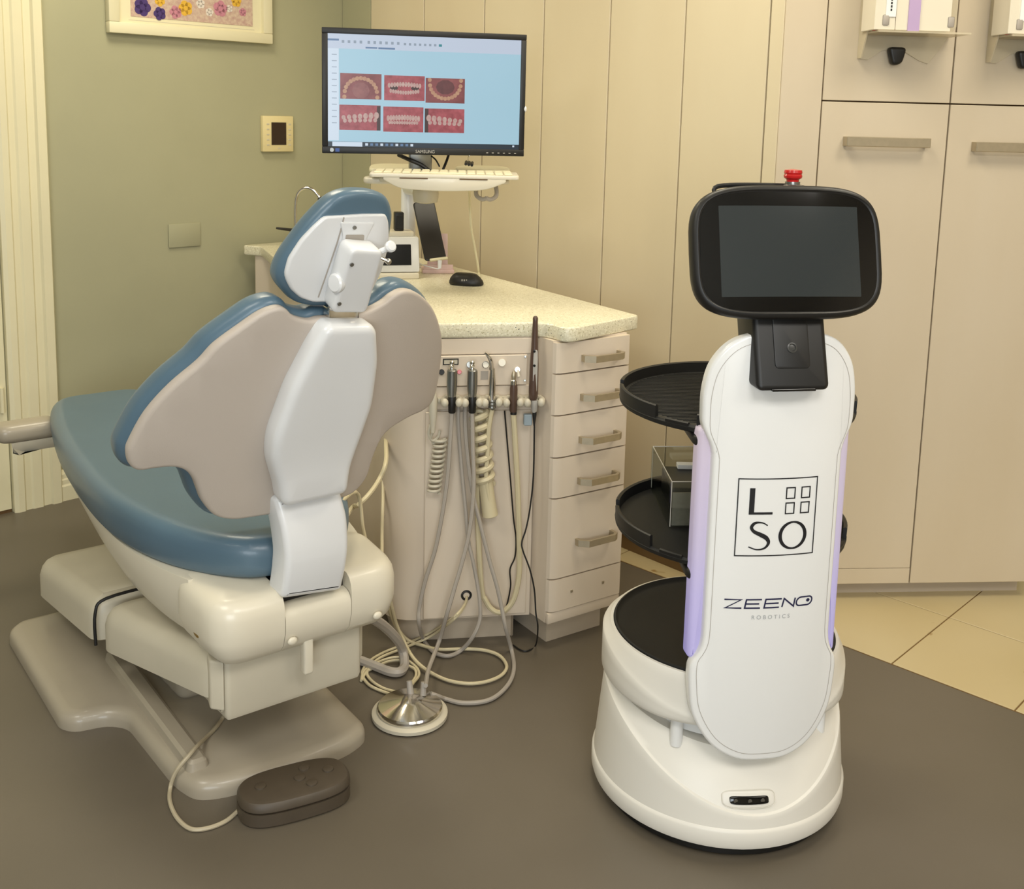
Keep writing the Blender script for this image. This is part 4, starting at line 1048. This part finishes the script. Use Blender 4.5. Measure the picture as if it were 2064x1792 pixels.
b = tube(B(), ends+coil(888, 884, 874, 994, .0155, 11, .03), .0042, 7, 1, False)
tube(b, on([(868, 855), (864, 875), (872, 888), (883, 880), (886, 868)], .045, .03), .0038, 7, 5)
solo('coiled_hose', b, M['creamd'], 'beige coiled cord hanging at the left edge of the panel', 'cord', tuple(fp(880, 940, .03)))
sl_ = thing('coiled_sleeve', 'wide cream coiled hose hanging in the middle of the panel', 'hose', fp(975, 930, .03))
part('coil', tube(B(), coil(966, 832, 978, 978, .0200, 7, .028, 18), .0092, 8, 1, False), M['creamh'], sl_, True)
part('top_loop', tube(B(), on([(955, 830), (966, 828), (980, 836), (985, 850)], .02, .035), .006, 8, 5), M['creamh'], sl_, True)
c0, c1 = fp(978, 965, .030), fp(988, 1040, .034)
cu_ = B(); q_ = (c1-c0).to_track_quat('Z', 'Y').to_matrix().to_4x4(); L_ = (c1-c0).length
lathe(cu_, [(.016, 0), (.019, .004), (.0195, L_*.6), (.0215, L_*.98), (.019, L_), (.0165, L_*.95), (.014, .01)], 24, c0, q_)
part('end_cup', cu_, M['creamh'], sl_, True)
tg = B(); box(tg, ((fp(1050, 820)-FA).dot(FD), -.05, fp(1050, 848).z), ((fp(1066, 820)-FA).dot(FD), -.034, fp(1050, 826).z), .002, 1, FM)
solo('hose_tag', tg, mat('tag_blue', (150, 164, 172), .5), 'small blue-grey plastic clip under the hanger', 'clip', tuple(fp(1058, 840, .04)))

for k, (o, lab) in enumerate(((0, 'cream tube of the pair from the black grommet, upper one'), (7, 'cream tube of the pair from the black grommet, lower one'))):
    hose('supply_tube', [fp(941, 1200, .0), fp(937, 1218+o*.3, .04), fp(916, 1243+o*.6, .09)]+[fl(874, 1272+o, .03), fl(839, 1289+o, .008), fl(810, 1301+o, .006), fl(772, 1316+o, .006), fl(745+o, 1333+o*.6, .006), fl(730+o*1.4, 1356, .006), fl(742+o, 1379-o, .006), fl(772, 1394-o, .006), fl(800, 1402-o, .008)], .0038, M['creamh'], lab, 'tube', 'cream tubes from the grommet')
for k, (o, lab) in enumerate(((0, 'cream tube curled behind the chrome pedal, outer one'), (6, 'cream tube curled behind the chrome pedal, inner one'))):
    hose('curled_tube', [fl(728, 1372, .006), fl(733+o, 1354, .006), fl(752+o*.5, 1340+o, .006), fl(781, 1328+o, .008), fl(807, 1325+o, .010), fl(826-o, 1334+o, .010), fl(842-o, 1349, .010), fl(844-o, 1363, .012), fl(832-o*.5, 1378, .03), fl(824, 1392, .055)], .0036, M['creamh'], lab, 'tube', 'cream tubes behind the pedal')
CHM = rootm(CH)
hose('floor_hose', [CHM @ Vector((.02, -.08, .60)), CHM @ Vector((.075, -.05, .57)), fl(717, 992, .55), fl(732, 1067, .45), fl(745, 1120, .38), fl(765, 1180, .25), fl(781, 1221, .15), fl(798, 1262, .06), fl(822, 1290, .012), fl(851, 1301, .009), fl(886, 1309, .012), fl(938, 1308, .008), fl(978, 1311, .008), fl(1007, 1322, .008), fl(1021, 1342, .008), fl(1012, 1360, .008), fl(984, 1373, .008), fl(947, 1378, .008), fl(909, 1373, .008), fl(880, 1362, .008), fl(851, 1344, .016), fl(830, 1322, .02), fl(816, 1295, .03), fl(799, 1258, .08), fl(787, 1212, .16), fl(772, 1160, .25), fl(770, 1080, .33), fl(772, 1000, .42), Vector((-.36, 2.98, .52)), Vector((-.33, 3.0, .53))], .0046, M['creamh'], 'cream hose making the wide oval loop on the floor')
hose('chair_hose', [CHM @ Vector((.13, .09, .275)), dep(735, 1236, 2.42), dep(752, 1247, 2.46), dep(774, 1262, 2.53), dep(798, 1286, 2.60), fl(811, 1310, .040), fl(815, 1341, .014), fl(806, 1354, .014), fl(787, 1354, .014), fl(758, 1343, .014), fl(729, 1332, .014), fl(700, 1322, .014)], .0125, M['greyh'], 'thick grey hose bulging out beside the chair base')
hose('chair_cable', [Vector((-.31, 2.86, .58)), Vector((-.335, 2.84, .575)), fl(778, 930, .555), fl(765, 965, .52), fl(745, 995, .50), fl(722, 1018, .48), fl(705, 1030, .46), CHM @ Vector((.06, -.05, .47))], .006, M['creamh'], 'cream cable passing behind the chair back', 'cable')

# ================================================================== MONITOR ON ITS ARM
mc = dep(853, 190, 3.2); md_ = Vector((math.cos(math.radians(11)), math.sin(math.radians(11)), 0))
def mp(x, y):
    wv = vpl(x, y, mc, mc+md_); return (wv-mc).dot(md_), wv.z
MM = frame_m(Vector((mc.x, mc.y, 0)), md_)
mx0, mx1 = -.2945, .3055; mz1 = 1.6845; mz0 = 1.325
MO = thing('monitor', 'wide black monitor showing dental photos above the worktop', 'monitor', (mc.x, mc.y, mz0), math.radians(11))
sx0, sz1 = mp(661, 70); sx1, sz0 = mp(1047, 297)
sx0 = mx0+.017; sx1 = mx1-.016; sz1 = mz1-.017; sz0 = mz0+.020
fr = B()
for a in ((mx0, mz0, mx1, sz0), (mx0, sz1, mx1, mz1), (mx0, sz0, sx0, sz1), (sx1, sz0, mx1, sz1)): box(fr, (a[0], -.012, a[1]), (a[2], .008, a[3]), .002, 2, MM)
part('bezel', fr, M['black'], MO, True)
part('back_cover', slab(rrect(mx0+.01, mz0+.01, mx1-.01, mz1-.01, .02), [(0, .008), (.01, .03), (.06, .045)], fmap=lambda u, v, w_: MM @ Vector((u, w_, v))), M['black'], MO, True)
SW, SH = sx1-sx0, sz1-sz0
scr = part('screen', box(B(), (sx0, -.009, sz0), (sx1, .006, sz1), mtx=MM), M['scrbg'], MO, True, 'light blue lit screen')
def sq(bm_, x0, y0, x1, y1, lay=0):     # screen fractions, y from the top
    box(bm_, (sx0+SW*x0, -.0094-.0004*lay, sz1-SH*y1), (sx0+SW*x1, -.0088, sz1-SH*y0), mtx=MM); return bm_
part('toolbar', sq(B(), 0, 0, 1, .13), M['scrbar'], scr, True)
part('sidebar', sq(B(), 0, .13, .055, .945), M['scrw'], scr, True)
part('taskbar', sq(B(), 0, .955, 1, 1), M['scrtask'], scr, True)
part('search_field', sq(B(), .022, .957, .175, .998, 1), M['scrw'], scr, True)
ic = B()
for k in range(10): sq(ic, .07+k*.030+(.01 if k > 3 else 0), .055, .083+k*.030+(.01 if k > 3 else 0), .080, 1)
for k in range(7): sq(ic, .385+k*.026, .062, .397+k*.026, .082, 1)
for k in range(12): sq(ic, .02, .18+k*.055, .045, .186+k*.055, 1)
part('icons', ic, M['scrg'], scr, True)
ib = B(); sq(ib, 0, .045, .056, .062, 1); sq(ib, .19, .108, .25, .122, 1); sq(ib, .255, .108, .34, .124, 1)
for k in range(10): sq(ib, .19+k*.026, .966, .204+k*.026, .988, 2) if k % 3 else None
part('blue_icons', ib, M['scrb'], scr, True)
it = B(); sq(it, .566, .062, .582, .084, 1); part('teal_icon', it, M['scrt'], scr, True)
iw = B()
for k in range(0, 10, 3): sq(iw, .19+k*.026, .966, .204+k*.026, .988, 2)
sq(iw, .965, .962, .975, .978, 2)
part('white_icons', iw, M['scrw'], scr, True)
def teeth(name, els, parent, m, lay):
    b = B()
    for x, y, rx, ry in els:
        lathe(b, [(0, 0), (1, 0), (1, .0006), (0, .0006)], 10, (0, 0, 0), MM @ Matrix.Translation((sx0+SW*x, -.0098-.0003*lay, sz1-SH*y)) @ Matrix.Rotation(PI/2, 4, 'X') @ Matrix.Diagonal((SW*rx, SH*ry, 1, 1)))
    part(name, b, m, parent, True)
ph = [(.062, .345, .272, .572), (.286, .352, .495, .575), (.500, .365, .705, .588), (.058, .625, .268, .850), (.282, .632, .490, .858), (.497, .640, .705, .858)]
for i, (x0, y0, x1, y1) in enumerate(ph):
    w_, h_ = x1-x0, y1-y0; X_ = lambda u: x0+w_*u; Y_ = lambda v: y0+h_*v
    p_ = part('photo', sq(B(), x0, y0, x1, y1, 1), M['gumd'] if i in (0, 2) else M['gum'], scr, True, 'dental photo on the screen')
    if i in (0, 2):
        es = []
        for k in range(15):
            u = -1+2*k/14; s = abs(u)
            a = u*PI*.5
            xx = .5+.40*math.sin(a)*(1 if s < 1 else 1); yy = .92-.74*math.cos(a)**.8
            if i == 2: yy = 1-yy
            es.append((X_(xx), Y_(yy), w_*.052, h_*.085))
        teeth('teeth', es, p_, M['toothy'], 1)
        if i == 2: teeth('palate', [(X_(.5), Y_(.36), w_*.24, h_*.30)], p_, smat('screen_tongue', (104, 54, 56), (88, 42, 46), 60), 0)
        else: teeth('palate', [(X_(.5), Y_(.66), w_*.21, h_*.32)], p_, smat('screen_palate', (150, 92, 88), (128, 72, 72), 60), 0)
    elif i == 1:
        teeth('gap', [(X_(.24), Y_(.5), w_*.10, h_*.10), (X_(.76), Y_(.5), w_*.10, h_*.09)], p_, M['mouth'], 1)
        es = [(X_(.12+.76*k/11), Y_(.40-.05*math.cos((k/11-.5)*PI)), w_*.035, h_*.10) for k in range(12)]+[(X_(.16+.68*k/11), Y_(.62+.06*math.cos((k/11-.5)*PI)), w_*.031, h_*.085) for k in range(12)]
        teeth('teeth', es, p_, M['tooth'], 2)
    elif i == 4:
        es = [(X_(.12+.76*k/11), Y_(.46-.03*math.cos((k/11-.5)*PI)), w_*.037, h_*.12) for k in range(12)]+[(X_(.16+.68*k/11), Y_(.63), w_*.033, h_*.07) for k in range(12)]
        teeth('teeth', es, p_, M['tooth'], 2)
    else:
        sg = 1 if i == 3 else -1
        es = []
        for k in range(7):
            u = .10+.80*k/6; u2 = u if sg > 0 else 1-u
            es.append((X_(u2), Y_(.50-.10*k/6), w_*(.050+.012*k/6), h_*(.09+.05*k/6))); es.append((X_(u2*.92+.04), Y_(.63-.04*k/6), w_*.048, h_*.085))
        part('dark_edge', sq(B(), X_(.91) if sg > 0 else x0, Y_(.02), x1 if sg > 0 else X_(.09), y1, 2), M['mouth'], p_, True)
        teeth('teeth', es, p_, M['tooth'], 3)
lg = text_bm('SAMSUNG', .0125); lg.transform(MM @ Matrix.Translation((mp(856, 305)[0], -.0128, mz0+.009)) @ Matrix.Rotation(PI/2, 4, 'X'))
part('maker_lettering', lg, M['silver'], MO, True, 'silver lettering on the lower bezel')
for k in range(6): part('bezel_mark', box(B(), (.19+k*.017, -.0125, mz0+.008), (.196+k*.017, -.011, mz0+.010), mtx=MM), M['silver'], MO, True)
st_ = part('round_sticker', lathe(B(), [(0, 0), (.006, 0), (.006, .0008), (0, .0008)], 18, MM @ Vector((mx0+.028, -.0122, mz0+.010)), Matrix.Rotation(PI/2, 4, 'X')), M['steel'], MO, True)
part('blue_sticker', box(B(), (mx0+.038, -.0128, mz0+.005), (mx0+.050, -.0118, mz0+.015), mtx=MM), mat('sticker_blue', (60, 90, 160), .5), MO, True)
part('white_hook', ball(B(), MM @ Vector((mx1+.001, -.006, mp(1055, 220)[1])), .008, 12, (.7, 1, 1.2)), M['white'], MO, True)

# arm, keyboard shelf
pbase = fl(822, 538, WT); pbase.z = WT
AR = thing('monitor_stand', 'white swivel arm carrying the monitor and keyboard shelf', 'monitor stand', pbase)
post_x = Vector((pbase.x, pbase.y, 0))
b = B(); lathe(b, [(.05, WT), (.05, WT+.012), (.028, WT+.02), (.026, WT+.03), (.026, 1.20), (0, 1.20)], 24, (post_x.x, post_x.y, 0))
part('column', b, M['white'], AR, True)
hubp = dep(858, 393, 3.22)
b = B(); tube(b, [Vector((post_x.x, post_x.y, 1.185)), Vector((post_x.x*.5+hubp.x*.5, (post_x.y+hubp.y)/2, 1.20)), Vector((hubp.x, hubp.y, hubp.z))], .024, 12, 6)
part('swivel_arm', b, M['white'], AR, True)
b = B(); lathe(b, [(.018, 0), (.036, .004), (.040, .03), (.036, .055), (0, .055)], 24, (hubp.x, hubp.y, hubp.z-.025))
part('hub', b, M['creamd'], AR, True)
b = B(); box(b, (-.035, .05, 1.26), (.035, .075, 1.45), .006, 2, MM); box(b, (-.03, -.01, 1.262), (.03, .075, 1.28), .005, 2, MM)
part('monitor_bracket', b, M['steel'], AR, True)
SD = Vector((math.cos(math.radians(3)), math.sin(math.radians(3)), 0)); SM = frame_m(Vector((-.205, 3.12, 0)), SD)
def ss_(x, y, D=3.06):
    return dep(x, y, D).x+.205
zt = 1.262
shf_ = part('keyboard_shelf', slab(rpoly([(-.185, -.05), (-.10, -.065), (.10, -.065), (.19, -.05), (.19, .15), (.13, .19), (.06, .15), (-.06, .15), (-.13, .19), (-.2, .15)], .03, 5), rprof(zt-.012, zt, .004, 2), fmap=lambda u, v, w_: SM @ Vector((u, v, w_))), M['cream'], AR, True)
lip = slab(rpoly([(-.172, 1.268), (-.172, 1.258), (-.125, 1.233), (0, 1.227), (.12, 1.233), (.178, 1.256), (.178, 1.268)], [.004, .02, .03, .08, .03, .02, .004], 5), rprof(-.074, -.060, .004, 2), fmap=lambda u, v, w_: SM @ Vector((u, w_, v)))
part('front_lip', lip, M['cream'], shf_, True)
for (a, c) in ((-.125, -.045), (.045, .125)):
    part('lip_slot', box(B(), (a, -.0752, 1.2625), (c, -.070, 1.2655), mtx=SM), M['groove'], shf_, True)
for u, sgn in ((-.145, -1), (.115, 1)):
    part('mouse_wing', slab(superell(.085, .06, 3, 32), rprof(zt+.006, zt+.022, .006), fmap=lambda a, b_, w_: SM @ Vector((a+u, b_+.16, w_+.12*b_))), M['trimw'], shf_, True)
part('left_wing', slab(superell(.05, .06, 3, 32), rprof(zt-.02, zt-.002, .006), fmap=lambda a, b_, w_: SM @ Vector((a-.185, b_+.03, w_))), M['cream'], shf_, True)
for u, tilt in ((.098, -1), (.150, 1)):
    b = B(); tube(b, [SM @ Vector((u, .02, zt-.012)), SM @ Vector((u+tilt*.004, .0, zt-.045)), SM @ Vector((u-tilt*.012, -.02, zt-.058)), SM @ Vector((u-tilt*.030, -.03, zt-.054))], .0065, 10, 6)
    part('cable_hook', b, M['greyh'], shf_, True)
KB = thing('keyboard', 'cream keyboard on the shelf under the monitor', 'keyboard', SM @ Vector((0, 0, zt)), math.radians(3))
tk = math.radians(1.5)
def kmap2(u, v, w_): return SM @ Vector((u+.002, v*math.cos(tk)-w_*math.sin(tk)-.010, zt+.012+v*math.sin(tk)+w_*math.cos(tk)))
part('case', slab(rrect(-.213, -.065, .213, .07, .01), rprof(-.008, .004, .003, 2), fmap=kmap2), M['cream'], KB, True)
for r in range(5):
    n_ = 15
    for k in range(n_):
        if r == 0 and 4 <= k <= 9:
            if k == 4: part('space_key', slab(rrect(-.200+4*.0265, -.056, -.200+9*.0265+.023, -.036, .002, 2), rprof(.0035, .0085, .0018, 1), fmap=kmap2), M['trimw'], KB, True)
            continue
        part('key', slab(rrect(-.200+k*.0265, -.056+r*.0235, -.200+k*.0265+.023, -.036+r*.0235, .002, 1), rprof(.0035, .0085, .0018, 1), fmap=kmap2), M['trimw'], KB, True)
# cables below the monitor
for k, (pts, r, lab) in enumerate((([(803, 312, 3.24), (825, 322, 3.22), (850, 333, 3.21), (866, 345, 3.20)], .0062, 'thick black cable below the monitor, left'), ([(905, 310, 3.27), (900, 325, 3.25), (893, 342, 3.23)], .0042, 'black cable below the monitor, right'), ([(866, 312, 3.26), (878, 322, 3.25), (886, 336, 3.24)], .0025, 'thin black cable below the monitor, middle'))):
    hose('monitor_cable', [dep(*p) for p in pts], r, M['black'], lab, 'cable', 'cables below the monitor')
cp_ = thing('binder_clip', 'black binder clip behind the keyboard', 'clip', dep(945, 330, 3.24))
b = B(); 
for k in range(3): cyl(b, dep(940+k*6, 326+k, 3.25), dep(939+k*6, 331+k, 3.22), .0045, seg=10)
part('clip_body', b, M['black'], cp_, True)
part('clip_wire', tube(B(), [dep(944, 327, 3.25), dep(944, 316, 3.26), dep(950, 312, 3.26)], .0009, 6, 4), M['chrome'], cp_, True)

# ================================================================== THINGS ON THE WORKTOP
mo = fl(940, 574, WT); 
MS = thing('computer_mouse', 'black computer mouse on the speckled worktop', 'mouse', (mo.x, mo.y, WT), math.radians(-12))
def mmap(u, v, w_):
    h = .030*math.exp(-((u+.006)/.062)**4)*(1-.3*(v/.035)**2)
    return (u, v, .001+w_*(.008+h))
part('body', slab(superell(.056, .034, 2.3, 40), [(.003, 0), (0, .12), (.0, .35), (.003, .65), (.010, .88), (.02, 1.0)], cu=frange(-.05, .05, 12), cv=frange(-.03, .03, 6), fmap=mmap), M['black'], MS, smooth=60)
part('scroll_wheel', lathe(B(), [(0, -.003), (.006, -.003), (.007, 0), (.006, .003), (0, .003)], 14, (.030, 0, .026), Matrix.Rotation(PI/2, 4, 'X')), M['steel'], MS)
for k in range(3): part('side_print', box(B(), (-.008+k*.007, -.0335+.001*k, .016), (-.004+k*.007, -.030, .022), .0006, 1), M['silver'], MS)
hose('white_cable', [fl(966, 556, WT+.004), fl(965, 550, WT+.004)]+[dep(964, 540, 3.62), dep(957, 500, 3.6), dep(950, 460, 3.58), dep(947, 415, 3.55), dep(946, 385, 3.40), dep(944, 372, 3.25)], .0042, M['trimw'], 'white cable hanging from the shelf to the worktop', 'cable')

ub = fl(806, 560, WT)
UN = thing('desktop_unit', 'white desktop unit with a dark screen on the worktop', 'device', (ub.x, ub.y+.02, WT), math.radians(14))
part('base', box(B(), (-.075, -.05, 0), (.055, .08, .020), .004, 2), M['cream'], UN)
hz_ = slab(rrect(-.080, .022, .058, .135, .006), rprof(0, .07, .006, 2), fmap=lambda u, v, w_: (u, -.045+w_+.25*(v-.022), v))
part('housing', hz_, M['white'], UN)
part('screen', slab(rrect(-.070, .045, .030, .112, .002), [(0, -.002), (0, .001)], fmap=lambda u, v, w_: (u, -.045+w_+.25*(v-.022), v)), M['blackg'], UN, label='dark display of the unit')
part('top_tray', box(B(), (-.075, .005, .135), (.045, .10, .150), .003, 2), M['cream'], UN)
lbp = Vector((ub.x-.012, ub.y+.07, WT+.1505))
t = thing('small_speaker', 'small black box standing on the white desktop unit', 'speaker', lbp, math.radians(14))
part('box', box(B(), (-.016, -.02, 0), (.014, .02, .062), .003, 2), M['black'], t)
part('grille', box(B(), (-.012, -.0215, .008), (.010, -.019, .052), .001, 1), M['blackt'], t)
# phone-like tablet leaning on a pink stand
pk = fl(882, 548, WT)
SP = thing('pink_stand', 'pale pink clear stand holding the black phone', 'stand', (pk.x, pk.y, WT), math.radians(8))
part('foot', box(B(), (-.055, -.04, 0), (.055, .05, .014), .003, 2), M['pink'], SP)
part('rest', slab([(-.05, -.035), (.05, -.035), (.05, -.028), (-.05, -.028)], [(0, .014), (0, .030)]), M['pink'], SP)
part('back_support', slab([(-.035, .0), (.035, 0), (.035, .006), (-.035, .006)], [(0, .014), (0, .13)], fmap=lambda u, v, w_: (u, v+.2*w_, w_)), M['pink'], SP)
c4 = [dep(*p) for p in ((832, 408, 3.68), (873, 404, 3.70), (902, 518, 3.60), (857, 527, 3.58))]
ux = (c4[1]-c4[0]).normalized(); vy = (c4[0]-c4[3]).normalized(); nz = ux.cross(vy).normalized(); ux = vy.cross(nz)
cc = sum(c4, Vector())/4
PM4 = Matrix.Identity(4)
for i in range(3): PM4[i][0] = ux[i]; PM4[i][1] = vy[i]; PM4[i][2] = nz[i]; PM4[i][3] = cc[i]
pw, phh = ((c4[1]-c4[0]).length+(c4[2]-c4[3]).length)/4, ((c4[0]-c4[3]).length+(c4[1]-c4[2]).length)/4
PHN = thing('phone', 'black phone propped upright below the keyboard shelf', 'phone', cc)
part('case', wmap(slab(rrect(-pw, -phh, pw, phh, .010), rprof(-.008, 0, .003, 2)), PM4), M['black'], PHN, True)
part('glass', wmap(slab(rrect(-pw+.003, -phh+.004, pw-.003, phh-.004, .007), [(0, 0), (0, .0006)]), PM4), M['phone'], PHN, True)
part('bottom_strip', wmap(box(B(), (-pw+.016, -phh-.004, -.008), (pw+.004, -phh+.005, .003), .002, 1), PM4), M['trimw'], PHN, True)
e0 = PM4 @ Vector((pw*.35, -phh-.004, -.002))
b = B(); cyl(b, e0, e0+Vector((0, -.004, -.028)), .008, .006, 12); part('plug', b, M['white'], PHN, True)
part('plug_cord', tube(B(), [e0+Vector((0, -.004, -.028)), Vector((e0.x-.01, e0.y-.01, WT+.022)), Vector((e0.x-.05, e0.y, WT+.030)), Vector((e0.x-.08, e0.y+.03, WT+.034))], .002, 6, 6), M['white'], PHN, True)

# tap at the far end
fb = dep(597, 470, 3.98); 
TP = thing('tap', 'chrome gooseneck tap with black lever behind the headrest', 'tap', (fb.x, fb.y, WT))
part('base', lathe(B(), [(.026, WT), (.026, WT+.008), (.018, WT+.02), (.016, fb.z+.01), (.008, fb.z+.02)], 20, (fb.x, fb.y, 0)), M['chrome'], TP, True)
gp = [dep(x, y, 3.98) for x, y in ((597, 475), (595, 440), (596, 405), (602, 387), (614, 379), (628, 381), (639, 391), (645, 400))]
part('spout', tube(B(), gp, .0062, 12, 8), M['chrome'], TP, True)
b = B(); d_e = (gp[-1]-gp[-2]).normalized(); cyl(b, gp[-1]-d_e*.004, gp[-1]+d_e*.014, .0092, seg=14); part('nozzle', b, M['black'], TP, True)
b = B(); tube(b, [dep(590, 464, 3.98), dep(575, 462, 3.95), dep(557, 460, 3.93)], lambda k: .007-.003*k, 10, 4); part('lever', b, M['black'], TP, True, 'black lever handle')
